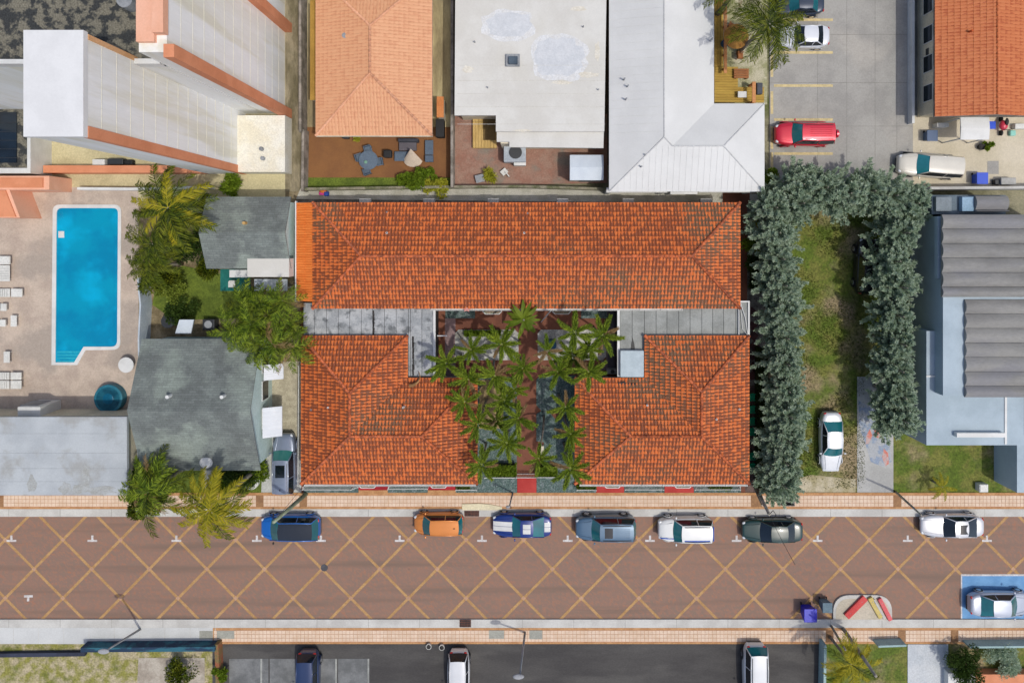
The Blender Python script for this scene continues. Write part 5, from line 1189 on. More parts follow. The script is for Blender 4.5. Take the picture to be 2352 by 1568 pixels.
def tree(label, x, y, h, meshes, k, sc=1.0, group=None, name='tree', trunk_h=None, m=M_bark, cat='tree', zs=1.0, base=1.2):
    p = P(x,y,h*.7); t = thing(name,label,cat,(p.x,p.y,0),group)
    MB().tube([(p.x,p.y,0),(p.x+.08,p.y+.05,h*.45),(p.x,p.y,h*.85)],[.16,.11,.04],8).build('trunk',m,t)
    inst(meshes[k%len(meshes)],'crown',t,(0,0,base),(0,0,rng.uniform(0,6.28)),(sc,sc,zs)); return t
G1='grey green feathery trees in the long row beside the east block'
rowA=[(1778,478,'grey green feathery tree at the north end of the long row, above the yellow shrub'),(1785,535,'grey green feathery tree beside the bamboo-like shrubs at the roof corner'),(1795,595,'grey green feathery tree level with the long block ridge'),(1800,655,'grey green feathery tree level with the corner gutter of the flat link'),(1803,715,'grey green feathery tree beside the first dark stepping stones'),(1803,775,'grey green feathery tree level with the north eave of the east L block'),(1805,835,'grey green feathery tree beside the last stepping stone'),(1806,895,'grey green feathery tree beside the northernmost green chair'),(1808,955,'grey green feathery tree nearest the white saloon bonnet end, behind four green chairs'),(1808,1010,'grey green feathery tree west of the white saloon on the grass'),(1803,1060,'grey green feathery tree level with the last two green chairs'),(1800,1112,'southernmost grey green feathery tree overhanging the sidewalk bench')]
for i,(x,y,l) in enumerate(rowA): tree(l,x+rng.uniform(-3,3),y,5.4,silv,i,1.0+rng.uniform(-.08,.1),G1,'feathery_tree')
G2='grey green feathery trees across the north end of the lawn'
rowB=[(1838,425,'grey green feathery tree at the bright shrub corner of the lot'),(1838,468,'grey green feathery tree joining the long row at the lawn corner'),(1892,432,'grey green feathery tree south of the red car'),(1945,445,'grey green feathery tree in the middle of the lot boundary'),(2000,440,'grey green feathery tree just west of the cream van front wheel'),(2050,450,'grey green feathery tree south of the cream van bonnet'),(2098,468,'grey green feathery tree at the corner of the corrugated building')]
for i,(x,y,l) in enumerate(rowB): tree(l,x,y,5.2,silv,i+1,1.0+rng.uniform(-.08,.12),G2,'feathery_tree')
G3='grey green feathery trees beside the corrugated building'
rowC=[(2075,535,'grey green feathery tree beside the north end of the corrugated roof'),(2055,600,'grey green feathery tree over the bonnet of the black pickup'),(2070,660,'grey green feathery tree over the tail of the black pickup'),(2062,725,'grey green feathery tree level with the step in the corrugated roof'),(2068,790,'grey green feathery tree beside the blue roof well'),(2062,850,'grey green feathery tree at the head of the painted driveway'),(2068,910,'grey green feathery tree over the middle of the painted driveway'),(2072,965,'southernmost grey green feathery tree above the painted driveway')]
for i,(x,y,l) in enumerate(rowC): tree(l,x,y,5.6,silv,i,.98+rng.uniform(-.06,.1),G3,'feathery_tree')
# bushes
def bush_mesh(R, Ht, n, m, seed, leaf=.14, wd=.05):
    r = np.random.default_rng(seed); k = max(5,int(R*9)); cs = np.stack([r.uniform(-1,1,k)*R*.65, r.uniform(-1,1,k)*R*.65, r.uniform(.35,.75,k)*Ht],1); rr = r.uniform(.3,.5,k)*R
    idx = r.integers(0,k,n); d = unit(r.normal(size=(n,3))); d[:,2]=np.abs(d[:,2])*.9+.05; d=unit(d)
    c = cs[idx]+d*(rr[idx]*r.uniform(.55,1.08,n))[:,None]*np.array([1,1,Ht/R*.8 if Ht<R else 1]); c[:,2]=np.maximum(c[:,2],.05)
    dd = unit(d+r.normal(size=(n,3))*.6); s=unit(np.cross(dd,r.normal(size=(n,3)))); V,F=quads(c,dd,s,(leaf*r.uniform(.6,1.3,n))[:,None],wd); return np_mesh('foliage',V,F,m)
BM={}
def bush(label,x,y,R,Ht,m=M_leafg,n=1600,leaf=.14,wd=.05,name='shrub',cat='shrub',group=None,z=0.05,sy=1.0,key=None):
    p=P(x,y,Ht*.6); t=thing(name,label,cat,(p.x,p.y,z),group); k=(m.name,round(R,1),round(Ht,1),n,leaf)
    if k not in BM: BM[k]=bush_mesh(R,Ht,n,m,len(BM)+11,leaf,wd)
    inst(BM[k],'foliage',t,(0,0,0),(0,0,rng.uniform(0,6.28) if sy==1 else 0),(1,sy,1)); MB().add([(p.x-.03,p.y,z),(p.x+.03,p.y,z),(p.x,p.y+.03,z),(p.x,p.y,z+Ht*.6)],[(0,1,3),(1,2,3),(2,0,3)]).build('stem',M_bark,t); return t
def hedge(label,x0,y0,x1,y1,h,m=M_leafg,n=2600,name='clipped_hedge'):
    a=P(x0,y0,h);c=P(x1,y1,h); r=np.random.default_rng(int(x0+y0)); w_=c.x-a.x; d_=a.y-c.y; cc=r.uniform(0,1,(n,3))
    c3=np.stack([a.x+cc[:,0]*w_, c.y+cc[:,1]*d_, h*(.1+.9*cc[:,2]**.4)],1); face=r.integers(0,5,n)
    c3[face<3,2]=h+r.normal(0,.04,(face<3).sum()); c3[face==3,1]=c.y; c3[face==4,0]=a.x+ (r.random((face==4).sum())>.5)*w_
    dd=unit(r.normal(size=(n,3))+np.array([0,0,.7])); s=unit(np.cross(dd,r.normal(size=(n,3)))); V,F=quads(c3,dd,s,(.12*r.uniform(.6,1.3,n))[:,None],.05)
    t=thing(name,label,'hedge',((a.x+c.x)/2,(a.y+c.y)/2,0)); me=np_mesh('foliage',V-np.array([(a.x+c.x)/2,(a.y+c.y)/2,0]),F,m); inst(me,'foliage',t)
    MB().box(a.x+.06,c.x-.06,c.y+.06,a.y-.06,.05,h-.06).build('inner_twigs',mat('dark_twigs',C(40,48,20),C(30,36,16)),t)
hedge('clipped bright green hedge west of the entrance gate',1120,1068,1184,1094,.8); hedge('clipped bright green hedge east of the entrance gate',1232,1072,1278,1094,.8)
hedge('small mossy hedge strip under the southeast eave of the west block',1048,1114,1078,1123,.6,n=900); hedge('small green hedge strip under the southwest eave of the east block',1326,1113,1368,1124,.6,n=900)
hedge('dark green hedge strip near the southeast corner of the east block',1631,1114,1680,1124,.6,n=900); hedge('mossy green hedge inside the white gravel bed',1068,759,1148,771,.5,M_leafg,1400)
hedge('dark ivy-covered fence along the east path behind the green chairs',1746,800,1762,1120,1.5,M_leafd,9000,'ivy_fence')
bush('bright green shrub beside the brown patio grill corner',960,410,1.0,1.4); bush('bright green shrub at the foot of the brown patio chairs',935,415,.7,1.1); bush('small green shrub tucked behind the patio chairs',1007-20,402,.5,1.0)
bush('yellow flowering shrub at the corner of the mossy wall',1010,425,.9,.9,M_leafy); bush('small yellow flowering shrub next to the dark concrete wall',988,428,.6,.7,M_leafy,900)
bush('bright yellow green shrub in front of the roof corner',1748,505,.8,2.0,M_leafy); bush('bright green shrub at the corner of the white roofed house',1768,415,1.0,2.2); bush('green bamboo-like shrub beside the east eave',1738,560,.9,2.0,M_leafg,1600,.25)
bush('dark broad-leaved plant south of the bamboo-like shrub',1740,610,.9,1.4,M_leafd,1400,.3,.07); bush('dark leafy plant beside the gravel path bend',1745,650,.7,1.0,M_leafd,1100,.3,.07)
bush('spiky yellow green plant on the mixed brick patio',1125,400,.45,.7,M_leafy,400,.35,.04); bush('small potted plant beside the patio door',885-65,325-12,.35,.8,M_leafy,350)
bush('dark green shrub below the larger shingle house entrance',560,1085,1.6,1.4,M_leafd,3500); bush('lush green shrub beside the driveway of the shingle house',590,1068,1.2,1.2,M_leafg,2400); bush('round green shrub at the corner of the shingle house',525,1105,1.0,1.0,M_leafg,1800)
bush('tall dark shrub mass between the pool fence and the smaller shingle house',440,560,1.7,2.2,M_leafd,3500); bush('olive green shrub south of the tall coconut palm',365,640,1.4,2.0,M_coco,2500,.25); bush('olive shrub near the corner of the smaller shingle house',450,480,1.2,1.8,M_coco,2000,.25)
bush('dense olive shrub behind the teal mat',470,610,1.0,1.5,M_coco,1500,.25); bush('small bright plant north of the smaller shingle house',530,425,.9,1.2,M_leafg,1500,.25); bush('dark shrub at the east side of the shade trees by the lot wall',420,715,1.3,1.2,M_leafd,2000)
bush('low spreading olive shrub at the north edge of the back lawn',400,665,1.2,1.2,leaf_mat('olive_canopy',(.24,.30,.04,1),(.30,.36,.06,1),(.17,.23,.03,1)),3000,.14,.06); 
bush('round dark green shrub in the southeast front garden',2215,1522,1.5,1.6,M_leafd,4000); bush('grey green low shrub beside the teal fence',2300,1520,1.4,1.0,M_silver,3000)
bush('small green plant beside the yard umbrella stand',2268,338-2,.35,.8,M_leafg,500)
bush('scrubby bush at the foot of the south lamp',410,1545,1.3,1.2,M_coco,2200); bush('low scrub by the rusty corner strip of the asphalt lot',505,1545,.6,1.2,M_leafg,900)
bush('dark bushy thicket under the palm clump at the street edge',345,1105,1.9,2.6,M_leafd,6500,.22,.05)
bush('olive leafy thicket beside the palm clump, over the sidewalk',330,1150,1.3,2.2,M_coco,3500,.26,.05)
# palms: fronds
def frond_mesh(L_, nl, leaf, wd, m, seed, rise=.35, droop=.55, bushy=True, stemw=.03):
    r=np.random.default_rng(seed); n=nl; t=np.linspace(.08,1,n)
    def curve(t): x=L_*t*(1-.08*t*t); z=L_*(rise*t-droop*t*t); return np.stack([x,0*t,z],1)
    base=curve(t); tan=unit(curve(t+.01)-base); C_=[];D_=[];S_=[];LN=[]
    ll=leaf*np.sin(np.clip(.25+t*.9,0,1)*math.pi*.86)**.6
    for s_ in ((-1,1) if not bushy else (-1,1,-.6,.6,0,-.9)):
        up = (.55 if bushy and abs(s_)<.95 else .05)+r.normal(0,.12,n)
        d=tan*(.9+r.normal(0,.08,n))[:,None]+np.array([0,1,0])*(s_*(.75 if bushy else .95)) + np.array([0,0,1])*(up if bushy else -.25+r.normal(0,.1,n))[:,None]; d=unit(d)
        C_.append(base+r.normal(0,.008,(n,3))); D_.append(d); S_.append(unit(np.cross(d,np.array([0,0,1])+r.normal(0,.6,(n,3))))); LN.append(ll*r.uniform(.8,1.1,n))
    C_=np.concatenate(C_);D_=np.concatenate(D_);S_=np.concatenate(S_);LN=np.concatenate(LN)[:,None]
    # each leaflet: two quads so that the tip hangs
    mid=C_+D_*LN*.55; V1,F1=quads(C_,D_,S_,LN*.55,wd); V1=V1.reshape(-1,4,3); V1[:,2]=mid+S_*wd*.9; V1[:,3]=mid-S_*wd*.9; V1[:,0]=C_-S_*wd*.5; V1[:,1]=C_+S_*wd*.5
    d2=unit(D_+np.array([0,0,-.45])); tip=mid+d2*LN*.45; V2=np.stack([mid-S_*wd*.9,mid+S_*wd*.9,tip+S_*wd*.15,tip-S_*wd*.15],1)
    V=np.concatenate([V1.reshape(-1,3),V2.reshape(-1,3)]); F=np.arange(len(V)).reshape(-1,4)
    # rachis
    tt=np.linspace(0,1,9); c=curve(tt); w_=stemw*(1-.75*tt); Va=c+np.array([0,1,0])*w_[:,None]; Vb=c-np.array([0,1,0])*w_[:,None]; k=len(V); Vr=np.concatenate([Va,Vb]); Fr=np.array([[k+i,k+i+1,k+9+i+1,k+9+i] for i in range(8)]); V=np.concatenate([V,Vr]); F=np.concatenate([F,Fr])
    return np_mesh('frond',V,F,m)
fr_small=[frond_mesh(1.38,30,.36,.019,M_palm,s,.38,.45) for s in (21,22,23)]
fr_coco=[frond_mesh(3.1,34,.8,.032,M_coco,s,.3,.55,False,.05) for s in (31,32,33)]
fr_yel=[frond_mesh(3.0,40,.75,.035,M_yel,s,.3,.5,False,.05) for s in (41,42)]
fr_areca=[frond_mesh(2.0,26,.6,.026,M_palm,s,.45,.65,False,.035) for s in (51,52,53)]
fr_areca2=[frond_mesh(1.9,26,.55,.026,M_coco,s,.45,.65,False,.035) for s in (54,55)]
M_dry = leaf_mat('dry_frond_leaf',(.30,.19,.08,1),(.36,.26,.12,1),(.16,.10,.04,1),.2)
fr_dry=[frond_mesh(1.9,24,.5,.024,M_dry,61,.2,.6,False,.03),frond_mesh(1.2,26,.3,.018,M_dry,62,.2,.6,True,.03)]
def palm(label,x,y,h,meshes,nf,group=None,lean=(0,0),sc=1.0,name='palm_tree',tr=.1,extra=None,steep=(.0,.35)):
    p=P(x,y,h); bx_,by_=p.x-lean[0],p.y-lean[1]; t=thing(name,label,'palm tree',(bx_,by_,0),group); a0=rng.uniform(0,6.28)
    pts=[(bx_+lean[0]*q**2,by_+lean[1]*q**2,h*q) for q in (0,.25,.5,.75,1)]; MB().tube(pts,[tr*1.5,tr*1.1,tr,tr*.9,tr*.6],9).build('trunk',M_bark,t,smooth=True)
    for i in range(nf):
        me=meshes[i%len(meshes)]
        if extra and i%4==3: me=extra[i%len(extra)]
        if rng.random()<.09: me=fr_dry[0] if sc>1.2 or meshes is not fr_small else fr_dry[1]
        inst(me,'frond',t,(lean[0],lean[1],h-.02),(rng.normal(0,.15),-rng.uniform(*steep)+ (0.0 if i%3 else -.1),a0+i*2*math.pi/nf*1.0+rng.normal(0,.16)),(sc*rng.uniform(.85,1.12),)*3)
    return t
G4='plume palms filling the courtyard'
PL=[(1024,833,'courtyard palm overhanging the white gutter of the west flat roof',(-.6,.3)),(1082,803,'courtyard palm on the west end of the first white gravel bed',(.2,.8)),(1152,790,'courtyard palm on the east half of the first white gravel bed',(-1.2,.6)),(1076,871,'courtyard palm at the inner corner of the west tiled roof',(0,0)),(1137,863,'courtyard palm south of the first white gravel bed',(.3,-.2)),(1200,845,'courtyard palm beside the brown middle path, level with the gravel beds',(.2,.1)),
(1320,763,'courtyard palm on the second white gravel bed closest to the long block',(0,.3)),(1384,769,'courtyard palm by the east courtyard gutter near the grey stairs',(.2,0)),(1355,801,'courtyard palm on the east end of the second white gravel bed',(0,0)),(1257,805,'courtyard palm beside the dark blue drum',(-.2,.2)),(1281,853,'courtyard palm south of the blue drum',(0,0)),(1315,817,'shaded courtyard palm under its neighbours on the second gravel bed',(-.8,.7)),(1352,853,'courtyard palm beside the air conditioner at the east roof corner',(0,0)),
(1067,922,'courtyard palm spreading over the hip of the west roof',(-.8,0)),(1159,918,'courtyard palm above the tan mulch bed',(.2,.2)),(1191,960,'courtyard palm leaning over the middle of the brown path',(.3,0)),(1097,974,'courtyard palm beside the white downpipe of the west block',(-.3,-.5)),(1164,1016,'courtyard palm south of the tan mulch bed',(0,0)),(1299,934,'courtyard palm over the teal pebbles next to the east roof',(.3,.2)),(1311,996,'courtyard palm at the west eave of the east block',(.2,0)),
(1107,1066,'front courtyard palm at the southeast corner of the west block',(0,0)),(1237,1052,'front courtyard palm right behind the entrance gate',(-.5,-1.6)),(1310,1074,'front courtyard palm at the southwest corner of the east block',(.2,-.2))]
for i,(x,y,l,ln) in enumerate(PL): palm(l,x,y,rng.uniform(4.9,5.7) if i!=11 else 4.0,fr_small,8+i%3,G4,ln,sc=rng.uniform(.86,1.12),tr=.07,name='courtyard_palm')
palm('dark small palm behind the courtyard hedge, under taller palms',1180,893,3.6,fr_small,8,G4,(0,0),.9,tr=.07,name='courtyard_palm')
palm('low courtyard palm in the shade beside the tan mulch bed',1140,985-20,3.4,fr_small,8,G4,(0,0),.85,tr=.07,name='courtyard_palm')
# banana plant
def banana_leaf(seed):
    r=np.random.default_rng(seed); V=[];F=[];n=9
    for i in range(n):
        t=i/(n-1); x=1.7*t; z=.5*t-.75*t*t; w_=.19*math.sin(math.pi*min(.98,(.06+t*.94)))**.7
        V+=[(x,-w_,z+.05*w_+r.normal(0,.02)),(x,0,z-.02),(x,w_,z+.05*w_+r.normal(0,.02))]
    for i in range(n-1): k=3*i; F+=[(k,k+1,k+4,k+3),(k+1,k+2,k+5,k+4)]
    me=bpy.data.meshes.new('leaf'); me.from_pydata(V,[],F); me.materials.append(M_palm); return me
BL=[banana_leaf(s) for s in (1,2)]
def banana(label,x,y,h,n,group=None,sc=1):
    p=P(x,y,h); t=thing('banana_plant',label,'banana plant',(p.x,p.y,0),group); MB().tube([(p.x,p.y,0),(p.x,p.y,h)],[.14,.07],8).build('stem',M_bark,t)
    for i in range(n): inst(BL[i%2],'leaf',t,(0,0,h-.1),(rng.normal(0,.3),-rng.uniform(-.25,.5),i*2.4+rng.normal(0,.2)),(sc*rng.uniform(.7,1.1),)*3)
banana('broad leaved banana plant leaning on the long courtyard gutter',1203,735,3.7,18,None,.85); 
# west cluster palms and coconuts
AR='areca palms clustered beside the west flat link'
for i,(x,y,l) in enumerate(((648,690,'feathery areca palm touching the south end of the orange lean-to'),(655,745,'feathery areca palm with yellow stems in the middle of the cluster'),(605,700,'feathery areca palm west of the lattice roof'),(575,745,'feathery areca palm above the notch of the larger shingle roof'),(560,700,'feathery areca palm next to the back lawn'),(625,790,'feathery areca palm over the northern white awning'),(668,800,'feathery areca palm against the northwest corner of the west tiled block'),(595,800,'feathery areca palm over the edge of the larger shingle roof'),(535,760,'westernmost feathery areca palm of the cluster'))):
    palm(l,x,y,rng.uniform(4,5.2),fr_areca,12,AR,(0,0),.95,'areca_palm',.06,fr_areca2,(-.5,.6))
CP='coconut palms'
palm('tall coconut palm with yellowing fronds beside the pool',385,478,7.0,fr_coco,25,CP,(0,0),1.0,'coconut_palm',.16,fr_yel,(-.25,.3))
palm('smaller coconut palm beside the pool fence, level with the pool middle',345,610,4.6,fr_coco,20,CP,(0,0),.66,'coconut_palm',.12,None,(-.2,.4))
palm('coconut palm shading the pool fence above the shade shrubs',350,560,5.2,fr_coco,20,CP,(0,0),.74,'coconut_palm',.12,None,(-.2,.4))
palm('yellow fronded coconut palm overhanging the street',482,1170,6.6,[fr_yel[0],fr_coco[0],fr_yel[1]],22,CP,(-.6,-.6),.95,'coconut_palm',.15,fr_yel,(-.25,.25))
palm('dense green palm clump beside the pale grey flat roof',340,1130,5.4,fr_areca,26,CP,(0,0),1.08,'palm_clump',.14,fr_coco,(-.3,.5))
palm('dark green palm behind the clump at the street edge',350,1100,4.8,fr_areca,22,CP,(0,0),1.0,'palm_clump',.14,None,(-.3,.5))
palm('tall coconut palm shading the white car in the parking lot',1768,55,7.0,fr_coco,22,CP,(0,0),.95,'coconut_palm',.15,None,(-.25,.3))
palm('coconut palm at the north edge of the wooden yard',1700,-30,6.0,fr_coco,13,CP,(0,0),.8,'coconut_palm',.15,None,(-.25,.3))
palm('bright yellow green palm at the front of the south garden',1955,1525,3.6,fr_yel,15,CP,(0,0),.72,'coconut_palm',.1,fr_coco,(-.2,.4))
palm('small yellow palm on the front lawn of the corrugated building',2165,1118,1.4,fr_yel,7,CP,(0,0),.38,'small_palm',.06,None,(-.1,.3))

# lawn tufts
r=np.random.default_rng(5); n=16000; a=P(1805,500); c=P(1985,1120)
cen=np.stack([r.uniform(a.x,c.x,n),r.uniform(c.y,a.y,n),np.full(n,.05)],1); keep=(np.sin(cen[:,0]*1.3+np.cos(cen[:,1]*.9)*2)+np.sin(cen[:,1]*.7)+r.normal(0,.6,n))>-.3; cen=cen[keep]; n=len(cen)
dd=unit(np.stack([r.normal(0,.5,n),r.normal(0,.5,n),np.full(n,1.0)],1)); s=unit(np.cross(dd,r.normal(size=(n,3)))); V,F=quads(cen,dd,s,.12,.03)
me=np_mesh('lawn_tufts',V,F,leaf_mat('lawn_blade',(.13,.16,.03,1),(.2,.19,.06,1),(.09,.13,.02,1))); o=bpy.data.objects.new('grass_tufts',me); COL.objects.link(o); o['kind']='stuff'

# ------------------------------------------------------------------ poles, wires, street furniture
M_pole = mat('mossy_wood_pole', C(164,176,150), C(130,142,116), scale=3, stretch=(1,1,.2)); M_pole2 = mat('dark_wood_pole', C(176,170,156), C(140,134,122), scale=3)
def pole(label,x0,y0,x1,y1,h,m,r=.15,name='utility_pole',arm=None,cat='utility pole'):
    a=P(x0,y0,0); c=P(x1,y1,h); t=thing(name,label,cat,(a.x,a.y,0)); MB().tube([(a.x,a.y,0),tuple((a+c)/2),tuple(c)],[r,r*.85,r*.65],10).build('shaft',m,t,smooth=True)
    return t,c
t,c=pole('leaning mossy wooden utility pole at the southwest corner of the west block',704,1133,628,1199,6.2,M_pole,.17)
t,c=pole('dark forked cable pole at the southeast corner of the east block',1733,1112,1767,1181,6.0,M_pole2,.16)
MB().tube([tuple(c),(c.x+.3,c.y+.25,5.9),(c.x+.55,c.y-.1,5.8),(c.x+.3,c.y-.35,5.9),tuple(c+Vector((0,0,-.3)))],.03,6).build('cable_loop',M_black,t)
MB().tube([tuple(P(1722,1098,0)),tuple(P(1750,1160,3.5))],.05,6).build('brace',M_pole2,t)
t2,c2=pole('thin dark utility pole crossing the east sidewalk',2056,1128,2116,1182,4.6,M_pole2,.1)
t3,c3=pole('dark utility pole among the yellow palm fronds south of the street',1936,1442,2012,1552,6.4,M_pole2,.16)
t4,c4=pole('second slimmer pole beside the recycling bins',1909,1436,1942,1492,4.4,M_pole2,.1)
cb=MB()
def wire(a,b,sag=.5):
    a=Vector(a);b=Vector(b); pts=[]
    for i in range(9): q=i/8; p=a.lerp(b,q); p.z-=sag*4*q*(1-q); pts.append(p)
    return pts
tag(MB().tube(wire(c,c+Vector((1.7,-3.4,.3)),.3),.015,4).build('overhead_cable',M_black,origin=tuple(c)),'thin black cable hanging over the dark green saloon','cable')
tag(MB().tube(wire(P(692,1121,3.2),P(628,1199,6.0),.2),.012,4).build('overhead_cable',M_black,origin=tuple(P(692,1121,3.2))),'thin cable from the west block corner to the mossy pole','cable')
def lamp(label,x0,y0,x1,y1,h,sh=(0,0),name='street_lamp',r=.09):
    t,c=pole(label,x0,y0,x1,y1,h,M_steel,r,name,cat='street lamp'); MB().ell((c.x-.1,c.y,h+.05),.42 if r>.08 else .17,.2 if r>.08 else .12,.1,14,6).build('lamp_head',mat('lamp_head',C(170,172,176),C(150,152,156)),t,smooth=True); MB().ell((c.x-.1,c.y,h-.02),.3 if r>.08 else .12,.14 if r>.08 else .09,.06,12,6).build('lens',M_lens,t); return t
lamp('street lamp leaning over the pale concrete sidewalk by the blue fence',324,1443,242,1494,5.2)
lamp('street lamp at the middle of the south sidewalk beside the asphalt lot',1206,1449,1194,1552,5.0)
lamp('short grey lamp post on the north sidewalk beside the red ramp',1178,1130,1170,1163,2.9,name='lamp_post',r=.07)
# green chairs beside the east block
M_gc=mat('green_plastic',C(30,170,120),C(20,150,104),rough=.35,bump=0)
def chair(label,x,y,m=M_gc,rz=0,name='plastic_chair',group='green chairs beside the east block',sc=1.0):
    p=P(x,y,.5); t=thing(name,label,'chair',(p.x,p.y,.06),group,rz,local=True)
    MB().box(-.24*sc,.24*sc,-.25*sc,.25*sc,.40,.44).build('seat',m,t,bevel=.015)
    MB().box(-.27*sc,-.22*sc,-.25*sc,.25*sc,.44,.85).build('backrest',m,t,bevel=.015)
    for s_ in (-1,1): MB().box(-.22*sc,.22*sc,s_*.25*sc-.03,s_*.25*sc+.03,.62,.66).build('armrest',m,t,bevel=.01)
    for sx in (-.2,.2):
        for sy in (-.22,.22): MB().box(sx*sc-.02,sx*sc+.02,sy*sc-.02,sy*sc+.02,0,.62 if sx>0 else .44).build('leg',m,t)
    return t
for y,l in ((911,'northernmost green plastic chair along the east wall'),(939,'second green plastic chair from the north along the east wall'),(966,'third green plastic chair from the north along the east wall'),(990,'fourth green plastic chair, last of the upper four by the east wall'),(1046,'green plastic chair, first of the lower pair by the east wall'),(1071,'green plastic chair next to the white side gate')): chair(l,1727,y)
for i,(x,y) in enumerate(((1727,716),(1729,749),(1731,771),(1733,794),(1728,816),(1731,842),(1729,862))):
    p=P(x,y,.09); MB().obox((p.x,p.y),.3,.3,.05,.09,rng.uniform(.5,1.1)).build('stepping_stone',mat('dark_red_slate',C(92,58,54),C(70,44,44),scale=2),sp)
t=thing('park_bench','dark slatted bench under the southernmost feathery tree','bench',center(1800,1145,1826,1162))
for k in range(5): MB().dbox(1797+k*6,1144,1801.5+k*6,1161,.42,.47).build('slat',M_dark,t)
MB().dbox(1797,1160,1826,1162,.4,.85).build('backrest',M_dark,t)
for x in (1798,1824): MB().dbox(x-1,1145,x+1,1162,.1,.42).build('leg',M_dark,t)
# person sized toys on the pebble path: beach parasol folded with bags
t=thing('beach_gear','small heap of orange, pink and blue beach gear on the pebble path','beach gear',center(733,433,757,450))
p=P(741,438,.4); MB().ell((p.x,p.y,.3),.3,.22,.2).build('ball',mat('orange_cloth',C(206,120,56),C(190,100,44)),t); MB().dbox(732,441,744,448,.1,.4).build('bag',mat('pink_cloth',C(200,70,140),C(180,60,120)),t,bevel=.06); MB().dbox(744,440,754,450,.1,.45).build('bag',mat('blue_cloth',C(50,80,160),C(40,66,140)),t,bevel=.06)
# patio furniture of the peach house
M_bl=mat('grey_blue_furniture',C(96,112,128),C(84,98,114),rough=.6); M_gr=mat('grey_mauve_cushion',C(110,106,112),C(98,94,100))
pf='patio furniture behind the peach house'
t=thing('patio_table','round grey blue patio table with a green centrepiece','table',tuple(P(846,368)),pf); q=P(846,368,.75); MB().cyl(q,.75,.7,.76,24).build('tabletop',M_bl,t); MB().cyl(q,.06,.07,.7,8).build('leg',M_bl,t); MB().ell((q.x-.2,q.y-.15,.8),.14,.14,.07).build('centrepiece',mat('mint_bowl',C(120,160,140),C(100,140,120)),t)
for x,y,rz,l in ((846,344,-1.3,'grey blue patio chair north of the round table'),(826,362,.3,'grey blue patio chair west of the round table'),(843,394,1.9,'slatted grey blue patio chair south of the round table'),(872,372,3.3,'grey blue patio chair east of the round table')): chair(l,x,y,M_bl,rz,'patio_chair','patio chairs round the grey table',1.1)
t=thing('patio_sofa','dark grey outdoor sofa against the peach house','sofa',center(916,316,960,350),pf); MB().dbox(916,326,956,346,.1,.45).build('seat',M_gr,t,bevel=.05); MB().dbox(914,318,960,326,.1,.85).build('backrest',mat('charcoal_weave',C(70,72,80),C(60,62,70)),t,bevel=.05)
t=thing('coffee_table','grey blue rectangular coffee table in front of the sofa','table',center(906,350,940,372),pf); MB().dbox(906,348,938,370,.38,.45).build('tabletop',M_bl,t,bevel=.02)
for x,y in ((909,351),(935,351),(909,367),(935,367)): p=P(x,y,.4); MB().box(p.x-.03,p.x+.03,p.y-.03,p.y+.03,.07,.38).build('leg',M_bl,t)
t=thing('chaise_lounge','long grey blue chaise near the east end of the brown patio','lounger',center(975,322,996,372),pf); MB().dbox(976,322,995,356,.3,.42).build('seat',M_bl,t,bevel=.04); MB().dbox(976,357,995,372,.35,.6).build('backrest',M_bl,t,bevel=.04); 
for x,y in ((978,325),(993,325),(978,369),(993,369)): p=P(x,y,.3); MB().box(p.x-.03,p.x+.03,p.y-.03,p.y+.03,.07,.3).build('leg',M_bl,t)
t=thing('grill','black barbecue grill next to the round patio table','grill',tuple(P(889,352)),pf); MB().dbox(880,344,899,362,.5,1.0).build('lid',M_black,t,bevel=.1); MB().dbox(883,347,896,360,.07,.5).build('cart',M_dark,t)
t=thing('folded_parasol','cream parasol lying open on the brown patio','parasol',tuple(P(948,362)),pf)
q=P(946,360,.9); V=[(q.x,q.y+.55,1.5)]+[(q.x+math.cos(a_)*.75,q.y-.2+math.sin(a_)*.55,.35) for a_ in np.linspace(math.pi*1.0,math.pi*1.95,8)]; MB().add(V,[(0,i,i+1) for i in range(1,8)]+[(0,8,1)]).build('canopy',mat('cream_canvas',C(216,200,180),C(204,188,168)),t); MB().tube([(q.x,q.y-.2,.07),(q.x,q.y+.55,1.5)],.025,6).build('mast',M_steel,t)
for x,y,w_,h_,zt,l,m_ in ((1010,294,18,20,1.2,'tall black covered bin behind the peach house',M_black),(793,313,14,5,.7,'low dark planter against the peach house wall',M_dark)):
    t=thing('covered_bin' if m_ is M_black else 'planter_box',l,'bin' if m_ is M_black else 'planter',center(x-w_/2,y-h_,x+w_/2,y+h_)); MB().dbox(x-w_/2,y-h_,x+w_/2,y+h_,.06,zt-.1).build('body',m_,t,bevel=.06); MB().dbox(x-w_/2-.5,y-h_-.5,x+w_/2+.5,y+h_+.5,zt-.1,zt).build('lid',m_,t,bevel=.04)
t=thing('garden_table','small square grey table on the mixed brick patio','table',tuple(P(1102,410))); p=P(1102,410,.5); MB().obox((p.x,p.y),.34,.3,.46,.5,.25).build('tabletop',M_steel,t)
for sx in (-.28,.28):
    for sy in (-.24,.24): MB().box(p.x+sx-.02,p.x+sx+.02,p.y+sy-.02,p.y+sy+.02,.07,.47).build('leg',M_steel,t)
t=thing('garden_chair','white garden chair tipped over on the mixed brick patio','chair',tuple(P(1158,395))); p=P(1158,395,.3); MB().obox((p.x,p.y),.25,.22,.3,.34,.7).build('seat',M_pl,t); MB().obox((p.x+.25,p.y-.2),.04,.24,.1,.5,.7).build('backrest',M_pl,t)
for s_ in (-1,1): MB().tube([(p.x+s_*.2,p.y,.32),(p.x+s_*.3,p.y+.25,.1)],.02,5).build('leg',M_pl,t)
